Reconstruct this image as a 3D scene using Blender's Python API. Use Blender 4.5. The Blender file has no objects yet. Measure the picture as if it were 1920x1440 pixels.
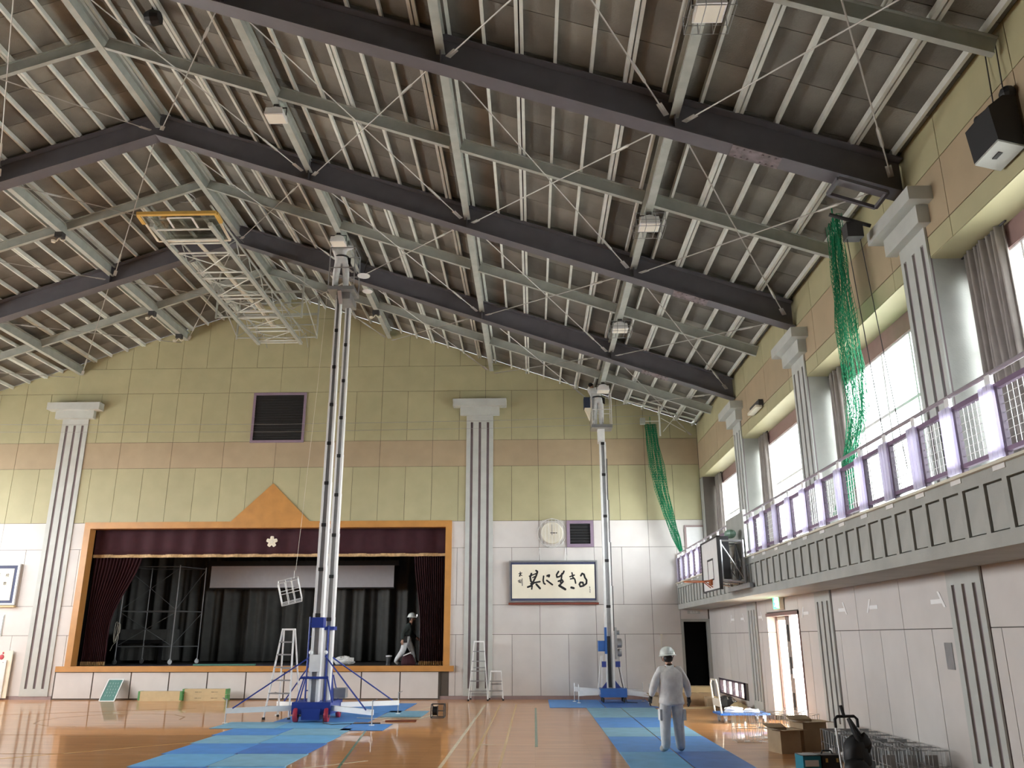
import bpy, bmesh, math, random
from mathutils import Vector, Matrix
random.seed(7)
S = bpy.context.scene
C = S.collection
PI = math.pi

# ------------------------------------------------------------------ camera
cam_d = bpy.data.cameras.new('camera'); cam = bpy.data.objects.new('camera', cam_d); C.objects.link(cam)
cam_d.sensor_width = 36.0
cam_d.lens = 1554.1 / 1920 * 36.0
pit, yaw, rol = 0.296747, -0.024843, -0.002520
fw = Vector((math.sin(yaw)*math.cos(pit), math.cos(yaw)*math.cos(pit), math.sin(pit)))
rt = Vector((math.cos(yaw), -math.sin(yaw), 0)); up = rt.cross(fw)
r2 = rt*math.cos(rol) + up*math.sin(rol); u2 = -rt*math.sin(rol) + up*math.cos(rol)
cam.matrix_world = Matrix(((r2.x, u2.x, -fw.x, 0), (r2.y, u2.y, -fw.y, 0), (r2.z, u2.z, -fw.z, 1.82), (0, 0, 0, 1)))
cam_d.clip_end = 300
S.camera = cam

# ------------------------------------------------------------------ sky, daylight, exposure
W = bpy.data.worlds.new('sky'); S.world = W; W.use_nodes = True
nt = W.node_tree; nt.nodes.clear()
bg = nt.nodes.new('ShaderNodeBackground'); wo = nt.nodes.new('ShaderNodeOutputWorld')
bg.inputs[0].default_value = (0.94, 0.975, 1.0, 1); bg.inputs[1].default_value = 9.0
nt.links.new(bg.outputs[0], wo.inputs[0])
S.view_settings.view_transform = 'Standard'; S.view_settings.look = 'None'
S.view_settings.gamma = 1.0; S.view_settings.use_curve_mapping = False
S.view_settings.exposure = 1.5
S.cycles.use_denoising = True; S.cycles.use_light_tree = False
S.cycles.use_adaptive_sampling = True; S.cycles.adaptive_threshold = 0.045
S.cycles.max_bounces = 8; S.cycles.diffuse_bounces = 4; S.cycles.glossy_bounces = 4
S.cycles.transparent_max_bounces = 16; S.cycles.transmission_bounces = 6
S.cycles.sample_clamp_indirect = 10.0
S.cycles.caustics_reflective = False; S.cycles.caustics_refractive = False

XR, XL, XC, D, YB = 5.5, -22.56, -8.53, 27.15, -10.65
SL = 0.346
def deck(x): return 13.50 - SL*abs(x-XC)
def portal(name, x, y, z, sy, sz, rot):      # a sky portal in a window opening (guides daylight sampling, gives off none itself)
    l = bpy.data.lights.new(name, 'AREA'); l.shape = 'RECTANGLE'; l.size = sy; l.size_y = sz
    o = bpy.data.objects.new(name, l); C.objects.link(o); o.location = (x, y, z); o.rotation_euler = rot
    l.cycles.is_portal = True
    return o
FR = [-10.65, -5.25, 0.15, 5.55, 10.95, 16.35, 21.75, 27.15]
for i in range(3, 7):
    y0, y1 = FR[i]+.45, FR[i+1]-.45
    portal('window_daylight', 6.25, (y0+y1)/2, 5.15, 3.2, y1-y0, (0, PI/2, 0))
    portal('window_daylight', XL-.75, (y0+y1)/2, 5.15, 3.2, y1-y0, (0, -PI/2, 0))
portal('door_daylight', 5.95, 19.2, 1.15, 2.3, 2.4, (0, PI/2, 0))

# ------------------------------------------------------------------ materials
def mat(name, col, rough=0.6, metal=0.0, var=0.06, scale=6.0, bump=0.0, bscale=60.0, rnd=0.0, coat=0.0, alpha=None, emit=None, spec=None, coords='Object'):
    m = bpy.data.materials.new(name); m.use_nodes = True; n = m.node_tree; b = n.nodes['Principled BSDF']
    b.inputs['Roughness'].default_value = rough; b.inputs['Metallic'].default_value = metal
    if coat: b.inputs['Coat Weight'].default_value = coat; b.inputs['Coat Roughness'].default_value = 0.06
    if spec is not None: b.inputs['Specular IOR Level'].default_value = spec
    tc = n.nodes.new('ShaderNodeTexCoord'); nz = n.nodes.new('ShaderNodeTexNoise')
    nz.inputs['Scale'].default_value = scale; nz.inputs['Detail'].default_value = 4.0
    n.links.new(tc.outputs[coords], nz.inputs['Vector'])
    hs = n.nodes.new('ShaderNodeHueSaturation'); hs.inputs['Color'].default_value = (*col, 1)
    mr = n.nodes.new('ShaderNodeMapRange'); mr.inputs[1].default_value = 0.3; mr.inputs[2].default_value = 0.7
    mr.inputs[3].default_value = 1-var; mr.inputs[4].default_value = 1+var
    n.links.new(nz.outputs[0], mr.inputs[0])
    src = mr.outputs[0]
    if rnd:
        oi = n.nodes.new('ShaderNodeObjectInfo'); m2 = n.nodes.new('ShaderNodeMapRange')
        m2.inputs[3].default_value = 1-rnd; m2.inputs[4].default_value = 1+rnd
        n.links.new(oi.outputs['Random'], m2.inputs[0])
        mu = n.nodes.new('ShaderNodeMath'); mu.operation = 'MULTIPLY'
        n.links.new(src, mu.inputs[0]); n.links.new(m2.outputs[0], mu.inputs[1]); src = mu.outputs[0]
    n.links.new(src, hs.inputs['Value']); n.links.new(hs.outputs[0], b.inputs['Base Color'])
    if bump:
        n2 = n.nodes.new('ShaderNodeTexNoise'); n2.inputs['Scale'].default_value = bscale
        n.links.new(tc.outputs[coords], n2.inputs['Vector'])
        bp = n.nodes.new('ShaderNodeBump'); bp.inputs['Strength'].default_value = bump; bp.inputs['Distance'].default_value = 0.02
        n.links.new(n2.outputs[0], bp.inputs['Height']); n.links.new(bp.outputs[0], b.inputs['Normal'])
    if emit:
        b.inputs['Emission Color'].default_value = (*emit[0], 1); b.inputs['Emission Strength'].default_value = emit[1]
    if alpha is not None: b.inputs['Alpha'].default_value = alpha
    return m
def glassmat(name, tint, gloss=0.08, tr=0.0):
    m = bpy.data.materials.new(name); m.use_nodes = True; n = m.node_tree; n.nodes.clear()
    o = n.nodes.new('ShaderNodeOutputMaterial'); t = n.nodes.new('ShaderNodeBsdfTransparent'); t.inputs[0].default_value = (*tint, 1)
    g = n.nodes.new('ShaderNodeBsdfGlossy'); g.inputs['Roughness'].default_value = 0.03
    f = n.nodes.new('ShaderNodeLayerWeight'); f.inputs[0].default_value = 0.25
    mu = n.nodes.new('ShaderNodeMath'); mu.operation = 'MULTIPLY'; mu.inputs[1].default_value = 0.6
    n.links.new(f.outputs['Fresnel'], mu.inputs[0])
    x = n.nodes.new('ShaderNodeMixShader'); n.links.new(mu.outputs[0], x.inputs[0])
    if tr:
        d = n.nodes.new('ShaderNodeBsdfTranslucent'); d.inputs[0].default_value = (*tint, 1)
        x0 = n.nodes.new('ShaderNodeMixShader'); x0.inputs[0].default_value = tr
        n.links.new(t.outputs[0], x0.inputs[1]); n.links.new(d.outputs[0], x0.inputs[2]); n.links.new(x0.outputs[0], x.inputs[1])
    else: n.links.new(t.outputs[0], x.inputs[1])
    n.links.new(g.outputs[0], x.inputs[2]); n.links.new(x.outputs[0], o.inputs[0])
    return m
M = {}
M['pink'] = mat('pink_wall_panel', (0.64, 0.61, 0.58), 0.55, var=.04, scale=2, rnd=.03)
M['yellow'] = mat('yellow_wall_panel', (0.435, 0.405, 0.24), 0.6, var=.05, scale=2, rnd=.035)
M['orange'] = mat('orange_wall_panel', (0.425, 0.335, 0.215), 0.6, var=.05, scale=2, rnd=.03)
M['backdark'] = mat('darkened_end_wall', (0.16, 0.115, 0.085), 0.7, var=.1, scale=2)  # unseen wall, coloured dark to cut light bounced onto the roof steel
M['joint'] = mat('dark_wall_joint', (0.10, 0.085, 0.07), 0.8)
M['grey_pil'] = mat('pale_grey_green_paint', (0.50, 0.52, 0.49), 0.6, var=.06, scale=3, bump=.15, bscale=40)
M['concrete'] = mat('grey_concrete_paint', (0.40, 0.41, 0.38), 0.65, var=.10, scale=2.5, bump=.15, bscale=50)
M['groove'] = mat('mauve_groove', (0.21, 0.17, 0.18), 0.7)
M['skirt'] = mat('mauve_skirting', (0.33, 0.24, 0.235), 0.5)
M['rafter'] = mat('dark_mauve_steel', (0.128, 0.124, 0.140), 0.5, var=.08, scale=3)
M['beam'] = mat('grey_green_steel', (0.41, 0.435, 0.395), 0.55, var=.10, scale=4)
M['purlin'] = mat('light_steel_channel', (0.68, 0.71, 0.66), 0.5, var=.12, scale=3)
M['rod'] = mat('galvanised_rod', (0.42, 0.41, 0.38), 0.45, metal=.3)
M['stagewood'] = mat('orange_varnished_wood', (0.52, 0.255, 0.075), 0.35, var=.10, scale=3)
M['maroon'] = mat('maroon_velvet', (0.036, 0.006, 0.011), 0.9, var=.15, scale=5)
M['fringe'] = mat('gold_fringe', (0.45, 0.30, 0.14), 0.7, var=.3, scale=14)
M['blackcloth'] = mat('black_curtain', (0.105, 0.106, 0.100), 0.85, var=.12, scale=4)
M['black'] = mat('matte_black', (0.012, 0.012, 0.013), 0.6)
M['dark'] = mat('dark_grey', (0.045, 0.045, 0.047), 0.6)
M['white'] = mat('white_paint', (0.80, 0.80, 0.79), 0.4, var=.03)
M['tape'] = mat('white_tape', (0.93, 0.93, 0.92), 0.5, var=.01)
M['cream'] = mat('cream_paint', (0.72, 0.68, 0.56), 0.45, var=.04)
M['screen'] = mat('grey_screen', (0.66, 0.66, 0.69), 0.8, var=.03)
M['alu'] = mat('aluminium', (0.84, 0.85, 0.84), 0.4, metal=.15, var=.06)
M['alu_d'] = mat('dull_aluminium', (0.40, 0.41, 0.42), 0.35, metal=.7, var=.08)
M['blue'] = mat('dark_blue_paint', (0.020, 0.045, 0.26), 0.4)
M['blue2'] = mat('mid_blue_paint', (0.03, 0.13, 0.42), 0.4)
M['red'] = mat('red_rubber', (0.42, 0.03, 0.06), 0.5)
M['purple'] = mat('purple_rail_paint', (0.20, 0.13, 0.22), 0.45)
M['dpurple'] = mat('dark_purple_post', (0.075, 0.05, 0.08), 0.45)
M['lilac'] = mat('lilac_slat', (0.80, 0.78, 0.88), 0.45, var=.04)
n_ = M['lilac'].node_tree; p_ = n_.nodes['Principled BSDF']; o_ = n_.nodes['Material Output']
tl_ = n_.nodes.new('ShaderNodeBsdfTranslucent'); tl_.inputs[0].default_value = (.85, .82, .95, 1); mx_ = n_.nodes.new('ShaderNodeMixShader'); mx_.inputs[0].default_value = .45
n_.links.new(p_.outputs[0], mx_.inputs[1]); n_.links.new(tl_.outputs[0], mx_.inputs[2]); n_.links.new(mx_.outputs[0], o_.inputs[0])
M['wire'] = mat('white_wire', (0.70, 0.70, 0.68), 0.4)
M['gwire'] = mat('grey_wire', (0.36, 0.37, 0.37), 0.35, metal=.5)
M['winframe'] = mat('mauve_brown_window_frame', (0.25, 0.155, 0.145), 0.5)
M['curtain'] = mat('grey_brown_curtain', (0.30, 0.27, 0.25), 0.9, var=.1, scale=5)
M['kraft'] = mat('kraft_cardboard', (0.42, 0.31, 0.19), 0.8, var=.08, scale=5)
M['kraft2'] = mat('pale_cardboard', (0.60, 0.47, 0.27), 0.8, var=.06, scale=5)
M['teal'] = mat('teal_plastic', (0.02, 0.22, 0.30), 0.4)
M['green_t'] = mat('green_tape', (0.10, 0.30, 0.10), 0.5)
M['greenboard'] = mat('teal_chalkboard', (0.09, 0.22, 0.19), 0.6)
M['paper'] = mat('cream_paper', (0.84, 0.79, 0.64), 0.7, var=.03, scale=3)
M['ink'] = mat('black_ink', (0.010, 0.010, 0.012), 0.7)
M['navy'] = mat('navy_brocade', (0.055, 0.065, 0.13), 0.7, var=.15, scale=30)
M['woodred'] = mat('red_brown_wood', (0.20, 0.05, 0.03), 0.5)
M['skin'] = mat('skin', (0.50, 0.29, 0.20), 0.55)
M['hair'] = mat('black_hair', (0.012, 0.010, 0.010), 0.6)
M['workwear'] = mat('pale_grey_workwear', (0.78, 0.79, 0.79), 0.85, var=.12, scale=7, bump=1.0, bscale=9)
M['trousers'] = mat('pale_grey_trousers', (0.70, 0.72, 0.73), 0.85, var=.12, scale=7, bump=1.0, bscale=9)
M['jacket'] = mat('dark_green_jacket', (0.025, 0.035, 0.033), 0.85, bump=.4, bscale=18)
M['shoe'] = mat('grey_shoe', (0.42, 0.40, 0.36), 0.7)
M['helmet'] = mat('white_helmet', (0.72, 0.78, 0.75), 0.25, var=.02)
M['lamp'] = mat('lamp_glass', (0.80, 0.76, 0.66), 0.3, var=.02)
M['exit'] = mat('green_exit_face', (0.02, 0.5, 0.12), 0.4, emit=((0.05, 0.9, 0.2), 2.5))
M['exitw'] = mat('white_exit_figure', (0.9, 1, 0.9), 0.4, emit=((0.8, 1, 0.85), 4.0))
M['headlamp'] = mat('lit_headlamp', (1, 1, 1), 0.4, emit=((1, 1, 1), 12.0))
M['bag'] = mat('clear_plastic_bag', (0.70, 0.70, 0.68), 0.25, var=.15, scale=20, bump=.8, bscale=25)
M['line_w'] = mat('cream_floor_line', (0.72, 0.60, 0.42), 0.25, var=.08)
M['line_y'] = mat('orange_floor_line', (0.60, 0.36, 0.13), 0.25, var=.08)
M['line_g'] = mat('green_floor_line', (0.13, 0.22, 0.13), 0.25, var=.08)
M['line_p'] = mat('pale_brown_floor_line', (0.45, 0.26, 0.14), 0.25, var=.08)
M['glass'] = glassmat('window_glass', (0.97, 0.98, 0.98))
M['frost'] = glassmat('frosted_glass', (0.95, 0.90, 0.82), tr=.75)
M['net'] = mat('green_net_cord', (0.0, 0.20, 0.085), 0.8, var=.1)
M['orange_rim'] = mat('orange_rim', (0.55, 0.16, 0.05), 0.5)
M['yellowpad'] = mat('yellow_pad', (0.62, 0.40, 0.10), 0.5)
M['boardclear'] = glassmat('clear_backboard', (0.90, 0.92, 0.88))
M['rope'] = mat('pale_rope', (0.60, 0.56, 0.46), 0.8)
M['cable'] = mat('white_cable', (0.74, 0.75, 0.78), 0.5)
M['outside'] = mat('pale_outdoor_concrete', (0.62, 0.60, 0.56), 0.9)
MATS = [mat('mat_blue_a', (0.08, 0.28, 0.68), 0.55, var=.10, scale=3), mat('mat_blue_b', (0.14, 0.41, 0.70), 0.55, var=.10, scale=3),
        mat('mat_blue_c', (0.21, 0.43, 0.58), 0.55, var=.12, scale=3), mat('mat_blue_d', (0.055, 0.19, 0.57), 0.55, var=.10, scale=3)]
def boardmat():
    m = mat('dark_woodwool_ceiling_board', (0.172, 0.168, 0.146), 0.9, var=.35, scale=0.9, bump=.4, bscale=45, rnd=.30)
    return m
M['deck'] = boardmat()
def floormat():
    m = bpy.data.materials.new('varnished_floor_boards'); m.use_nodes = True; n = m.node_tree; b = n.nodes['Principled BSDF']
    tc = n.nodes.new('ShaderNodeTexCoord')
    br = n.nodes.new('ShaderNodeTexBrick'); br.inputs['Scale'].default_value = 1.0
    br.inputs['Brick Width'].default_value = 1.8; br.inputs['Row Height'].default_value = 0.12; br.inputs['Mortar Size'].default_value = 0.0012
    br.inputs['Color1'].default_value = (0.63, 0.31, 0.125, 1); br.inputs['Color2'].default_value = (0.54, 0.25, 0.095, 1)
    br.inputs['Mortar'].default_value = (0.16, 0.06, 0.02, 1); br.inputs['Bias'].default_value = 0.0
    n.links.new(tc.outputs['Object'], br.inputs['Vector'])
    nz = n.nodes.new('ShaderNodeTexNoise'); nz.inputs['Scale'].default_value = 1.2; nz.inputs['Detail'].default_value = 6
    mp = n.nodes.new('ShaderNodeMapping'); mp.inputs['Scale'].default_value = (1.0, 7.0, 1.0)
    n.links.new(tc.outputs['Object'], mp.inputs[0]); n.links.new(mp.outputs[0], nz.inputs['Vector'])
    mr = n.nodes.new('ShaderNodeMapRange'); mr.inputs[1].default_value = .3; mr.inputs[2].default_value = .7; mr.inputs[3].default_value = .85; mr.inputs[4].default_value = 1.15
    n.links.new(nz.outputs[0], mr.inputs[0])
    hs = n.nodes.new('ShaderNodeHueSaturation'); n.links.new(br.outputs[0], hs.inputs['Color']); n.links.new(mr.outputs[0], hs.inputs['Value'])
    n.links.new(hs.outputs[0], b.inputs['Base Color'])
    b.inputs['Roughness'].default_value = 0.35; b.inputs['Specular IOR Level'].default_value = 0.15
    b.inputs['Coat Weight'].default_value = 0.6; b.inputs['Coat Roughness'].default_value = 0.05
    n2 = n.nodes.new('ShaderNodeTexNoise'); n2.inputs['Scale'].default_value = 1.6; n2.inputs['Detail'].default_value = 1
    n.links.new(tc.outputs['Object'], n2.inputs['Vector'])
    bp = n.nodes.new('ShaderNodeBump'); bp.inputs['Strength'].default_value = .05; bp.inputs['Distance'].default_value = .02
    n.links.new(n2.outputs[0], bp.inputs['Height']); n.links.new(bp.outputs[0], b.inputs['Coat Normal'])
    return m
M['floor'] = floormat()

# ------------------------------------------------------------------ mesh helpers
class B:
    def __init__(s): s.v = []; s.f = []
    def add(s, vs, fs):
        o = len(s.v); s.v += [tuple(v) for v in vs]; s.f += [tuple(i+o for i in f) for f in fs]; return s
    def box(s, x0, x1, y0, y1, z0, z1):
        return s.add([(x0,y0,z0),(x1,y0,z0),(x1,y1,z0),(x0,y1,z0),(x0,y0,z1),(x1,y0,z1),(x1,y1,z1),(x0,y1,z1)],
                     [(0,3,2,1),(4,5,6,7),(0,1,5,4),(1,2,6,5),(2,3,7,6),(3,0,4,7)])
    def cbox(s, c, d): return s.box(c[0]-d[0]/2, c[0]+d[0]/2, c[1]-d[1]/2, c[1]+d[1]/2, c[2]-d[2]/2, c[2]+d[2]/2)
    def bar(s, p, q, w, h, up=(0,0,1)):
        p, q = Vector(p), Vector(q); d = (q-p).normalized(); u = Vector(up)
        a = d.cross(u)
        if a.length < 1e-4: a = d.cross(Vector((1,0,0)))
        a.normalize(); b = a.cross(d)
        a *= w/2; b *= h/2
        return s.add([p-a-b, p+a-b, p+a+b, p-a+b, q-a-b, q+a-b, q+a+b, q-a+b],
                     [(0,3,2,1),(4,5,6,7),(0,1,5,4),(1,2,6,5),(2,3,7,6),(3,0,4,7)])
    def tube(s, pts, r, n=6, closed=False):
        pts = [Vector(p) for p in pts]; N = len(pts); rings = []
        ref = None
        for i, p in enumerate(pts):
            a = pts[(i-1) % N] if (closed or i) else p; b = pts[(i+1) % N] if (closed or i < N-1) else p
            d = (b-a).normalized()
            if ref is None:
                ref = d.cross(Vector((0,0,1)))
                if ref.length < .05: ref = d.cross(Vector((1,0,0)))
            ref = (ref - d*ref.dot(d))
            if ref.length < 1e-5: ref = d.orthogonal()
            ref.normalize(); w = d.cross(ref)
            rr = r[i] if isinstance(r, (list, tuple)) else r
            rings.append([p + ref*rr*math.cos(2*PI*k/n) + w*rr*math.sin(2*PI*k/n) for k in range(n)])
        vs = [v for R in rings for v in R]; fs = []
        for i in range(N if closed else N-1):
            j = (i+1) % N
            for k in range(n): fs.append((i*n+k, i*n+(k+1) % n, j*n+(k+1) % n, j*n+k))
        if not closed: fs += [tuple(reversed(range(n))), tuple((N-1)*n+k for k in range(n))]
        return s.add(vs, fs)
    def prism(s, poly, ax, a0, a1):
        def P(u, w, a): return {'y': (u, a, w), 'x': (a, u, w), 'z': (u, w, a)}[ax]
        n = len(poly); vs = [P(u, w, a0) for u, w in poly] + [P(u, w, a1) for u, w in poly]
        return s.add(vs, [tuple(range(n)), tuple(reversed(range(n, 2*n)))] + [(i, i+n, (i+1) % n+n, (i+1) % n) for i in range(n)])
    def lathe(s, prof, c=(0,0,0), n=16, ax='z'):
        vs = []
        for r, h in prof:
            for k in range(n):
                a = 2*PI*k/n; u, w = r*math.cos(a), r*math.sin(a)
                p = {'z': (u, w, h), 'y': (u, h, w), 'x': (h, u, w)}[ax]
                vs.append((c[0]+p[0], c[1]+p[1], c[2]+p[2]))
        m = len(prof); fs = [(i*n+k, i*n+(k+1) % n, (i+1)*n+(k+1) % n, (i+1)*n+k) for i in range(m-1) for k in range(n)]
        fs += [tuple(reversed(range(n))), tuple((m-1)*n+k for k in range(n))]
        return s.add(vs, fs)
    def ball(s, c, r, n=10, m=7):
        if not isinstance(r, (tuple, list)): r = (r, r, r)
        vs = [(c[0], c[1], c[2]-r[2])]
        for i in range(1, m):
            t = -PI/2 + PI*i/m
            for k in range(n):
                a = 2*PI*k/n; vs.append((c[0]+r[0]*math.cos(t)*math.cos(a), c[1]+r[1]*math.cos(t)*math.sin(a), c[2]+r[2]*math.sin(t)))
        vs.append((c[0], c[1], c[2]+r[2])); L = len(vs)-1
        fs = [(0, 1+(k+1) % n, 1+k) for k in range(n)]
        for i in range(m-2): fs += [(1+i*n+k, 1+i*n+(k+1) % n, 1+(i+1)*n+(k+1) % n, 1+(i+1)*n+k) for k in range(n)]
        fs += [(1+(m-2)*n+k, 1+(m-2)*n+(k+1) % n, L) for k in range(n)]
        return s.add(vs, fs)
    def sheet(s, fn, nu, nv, thick=None):
        vs = [fn(i/nu, j/nv) for j in range(nv+1) for i in range(nu+1)]
        return s.add(vs, [(j*(nu+1)+i, j*(nu+1)+i+1, (j+1)*(nu+1)+i+1, (j+1)*(nu+1)+i) for j in range(nv) for i in range(nu)])
    def mesh(s, name, m, smooth=False):
        me = bpy.data.meshes.new(name); me.from_pydata(s.v, [], s.f); me.update()
        bm = bmesh.new(); bm.from_mesh(me); bmesh.ops.recalc_face_normals(bm, faces=bm.faces); bm.to_mesh(me); bm.free()
        if m is not None: me.materials.append(M[m] if isinstance(m, str) else m)
        if smooth: me.shade_smooth()
        return me
    def obj(s, name, m, parent=None, loc=(0,0,0), smooth=False, rz=0):
        o = bpy.data.objects.new(name, s.mesh(name, m, smooth)); C.objects.link(o); o.location = loc; o.rotation_euler = (0, 0, rz)
        if parent: o.parent = parent
        return o
def link(name, me, parent=None, loc=(0,0,0), rot=(0,0,0)):
    o = bpy.data.objects.new(name, me); C.objects.link(o); o.location = loc; o.rotation_euler = rot
    if parent: o.parent = parent
    return o
def tag(o, label, cat, group=None):
    o['label'] = label; o['category'] = cat
    if group: o['group'] = group
    return o
def thing(name, label, cat, loc=(0,0,0), rz=0, group=None):
    o = bpy.data.objects.new(name, None); C.objects.link(o); o.location = loc; o.rotation_euler = (0, 0, rz); o.empty_display_size = .1
    return tag(o, label, cat, group)
def struct(o, label=None):
    o['kind'] = 'structure'
    if label: o['label'] = label
    return o
def sempty(name, label=None):
    o = bpy.data.objects.new(name, None); C.objects.link(o); return struct(o, label)
def copy_tree(o, parent=None):
    c = o.copy(); C.objects.link(c); c.parent = parent
    for ch in list(o.children): copy_tree(ch, c)
    return c
def clip(poly, a, b, c):      # keep a*u+b*w<=c
    out = []
    for i in range(len(poly)):
        p, q = poly[i], poly[(i+1) % len(poly)]; dp, dq = a*p[0]+b*p[1]-c, a*q[0]+b*q[1]-c
        if dp <= 0: out.append(p)
        if dp*dq < 0:
            t = dp/(dp-dq); out.append((p[0]+t*(q[0]-p[0]), p[1]+t*(q[1]-p[1])))
    return out
# ================================================================== SETTING
OX0, OX1, OZ0, OZ1 = -14.55, -2.84, 0.97, 5.27          # stage opening
# ---- floor
fl = B().box(XL-.6, XR+.6, YB-.6, D+.3, -.12, 0).obj('floor', 'floor'); struct(fl, 'glossy orange-brown varnished gymnasium floor')
def fline(x0, y0, x1, y1, w, m):
    B().bar((x0, y0, .0016), (x1, y1, .0016), w, .003).obj('court_line', m, fl)
fline(-1.40, 9, -1.40, 25.0, .055, 'line_w'); fline(-.98, 9, -.98, 25.0, .05, 'line_y'); fline(-.53, 9, -.53, 25.1, .05, 'line_y')
fline(.02, 15.6, .02, 23.9, .05, 'line_g'); fline(-3.56, 19.0, -2.85, 12.9, .04, 'line_g'); fline(-2.75, 25, -3.5, 20.2, .045, 'line_w')
fline(-17.5, 17.45, -5.6, 17.45, .05, 'line_p'); fline(-17.5, 14.68, -4.2, 14.68, .05, 'line_p'); fline(-5.9, 16.6, -9.6, 13.0, .045, 'line_y')
fline(-14, 21.5, -9.2, 23.9, .045, 'line_p'); fline(-2.6, 13.9, -5.5, 11.2, .05, 'line_w'); fline(-.7, 15.9, -.98, 15.9, .05, 'line_w')
ring = B(); pts = [(-9.9+1.6*math.cos(a), 20.6+1.6*math.sin(a), .001) for a in [PI*.15*k for k in range(0, 11)]]
for a, b in zip(pts, pts[1:]): ring.bar(a, b, .05, .002)
ring.obj('court_line', 'line_p', fl)
ring = B(); pts = [(-9.9+.9*math.cos(a), 22.6+.5*math.sin(a), .001) for a in [PI*.1*k for k in range(0, 16)]]
for a, b in zip(pts, pts[1:]): ring.bar(a, b, .05, .002)
ring.obj('court_line', 'line_w', fl)

# ---- stage wall (gable)
def wallpoly(x0, x1, z0, z1):
    p = [(x0, z0), (x1, z0), (x1, z1), (x0, z1)]
    zr = deck(XC) - .01
    p = clip(p, SL, 1, zr + SL*XC); p = clip(p, -SL, 1, zr - SL*XC)
    return p
ws = B()
DX0 = 4.66
for r in ((XL, OX0-.03, 0, 14), (OX1+.03, DX0, 0, 14), (DX0, XR+.6, 2.28, 14), (OX0-.03, OX1+.03, OZ1+.03, 14)):
    p = wallpoly(*r)
    if len(p) > 2: ws.prism(p, 'y', D+.02, D+.22)
ws.box(OX0-.03, OX1+.03, D+.02, D+.22, 0, .80)
wall_stage = struct(ws.obj('wall_stage', 'joint'), 'end wall with pink lower panels and yellow upper panels around the stage')
rows = [(.1, 1.91, 1, 'pink'), (1.91, 2.81, 2, 'pink'), (2.81, 4.60, 1, 'pink'), (4.60, 5.46, 2, 'pink'), (5.46, 7.28, 1, 'yellow'),
        (7.28, 8.17, 2, 'orange'), (8.17, 9.90, 1, 'yellow'), (9.90, 10.80, 2, 'yellow'), (10.80, 12.6, 1, 'yellow'), (12.6, 13.6, 2, 'yellow')]
MOD = .884; G = .006
for z0, z1, k, c in rows:
    w = MOD*k; i0 = int(math.floor((-18.9-.19)/w)); i = i0
    while .19 + i*w < XR:
        x0, x1 = .19+i*w, min(.19+(i+1)*w, XR); i += 1
        spans = [(x0, x1)]
        if z1 < 5.5: spans = [(x0, min(x1, -14.73)), (max(x0, -2.66), x1)]
        for a, b in spans:
            if b-a < .03: continue
            za = z0
            if c == 'pink' and b > 4.7 and z0 < 2.3:
                if z0 < 1: b = min(b, 4.6)
                elif a >= 4.6: za = 2.36
                else: b = min(b, 4.6)
                if b-a < .03: continue
            p = wallpoly(a+G, b-G, za+G, z1-G)
            if len(p) > 2: B().prism(p, 'y', D, D+.02).obj('panel', c, wall_stage)
B().box(4.6+G, 5.46, D, D+.02, 2.36, 2.81-G).obj('panel', 'pink', wall_stage)
bb = B().box(XL, -15.05, D-.012, D+.02, 0, .1).obj('baseboard_stage', 'skirt'); struct(bb)
B().box(-2.95, 4.6, D-.012, D+.02, 0, .1).obj('baseboard_piece', 'skirt', bb)

# ---- pilasters with three grooves and a stepped capital
def pilaster(name, label, origin, face, hw, z0, z1, cap=True, ins=0.035, cw=(.21, .45), ch=(.28, .25)):
    """face: 'S' on the stage wall (faces -y), 'R' on the right wall (faces -x)"""
    t = sempty(name, label)
    def bx(u0, u1, d0, d1, za, zb, b):
        if face == 'S': b.box(origin+u0, origin+u1, D-d1, D-d0, za, zb)
        else: b.box(XR-d1, XR-d0, origin+u0, origin+u1, za, zb)
    b = B(); bx(-hw, hw, -.015, .008, z0, z1, b); b.obj('groove_back', 'groove', t)
    b = B(); gw = .085; gx = (-.27, 0, .27)
    zt, zb = z1-.22, z0+.22
    edges = [-hw, gx[0]-gw/2, gx[0]+gw/2, gx[1]-gw/2, gx[1]+gw/2, gx[2]-gw/2, gx[2]+gw/2, hw]
    for i in range(0, 8, 2): bx(edges[i], edges[i+1], .008, ins, zb, zt, b)
    bx(-hw, hw, .008, ins, z0, zb, b); bx(-hw, hw, .008, ins, zt, z1, b)
    b.obj('shaft', 'grey_pil', t)
    if cap:
        b = B(); bx(-hw-cw[0], hw+cw[0], 0, .17, z1, z1+ch[0], b); b.obj('capital_neck', 'grey_pil', t)
        b = B(); bx(-hw-cw[1], hw+cw[1], 0, .33, z1+ch[0], z1+ch[0]+ch[1], b); b.obj('capital_slab', 'grey_pil', t)
    return t
pilaster('trim_1', 'grooved grey pilaster right of the stage frame', -1.76, 'S', .45, .1, 9.0)
pilaster('trim_2', 'grooved grey pilaster left of the stage frame', -15.62, 'S', .45, .1, 9.0)

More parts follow.
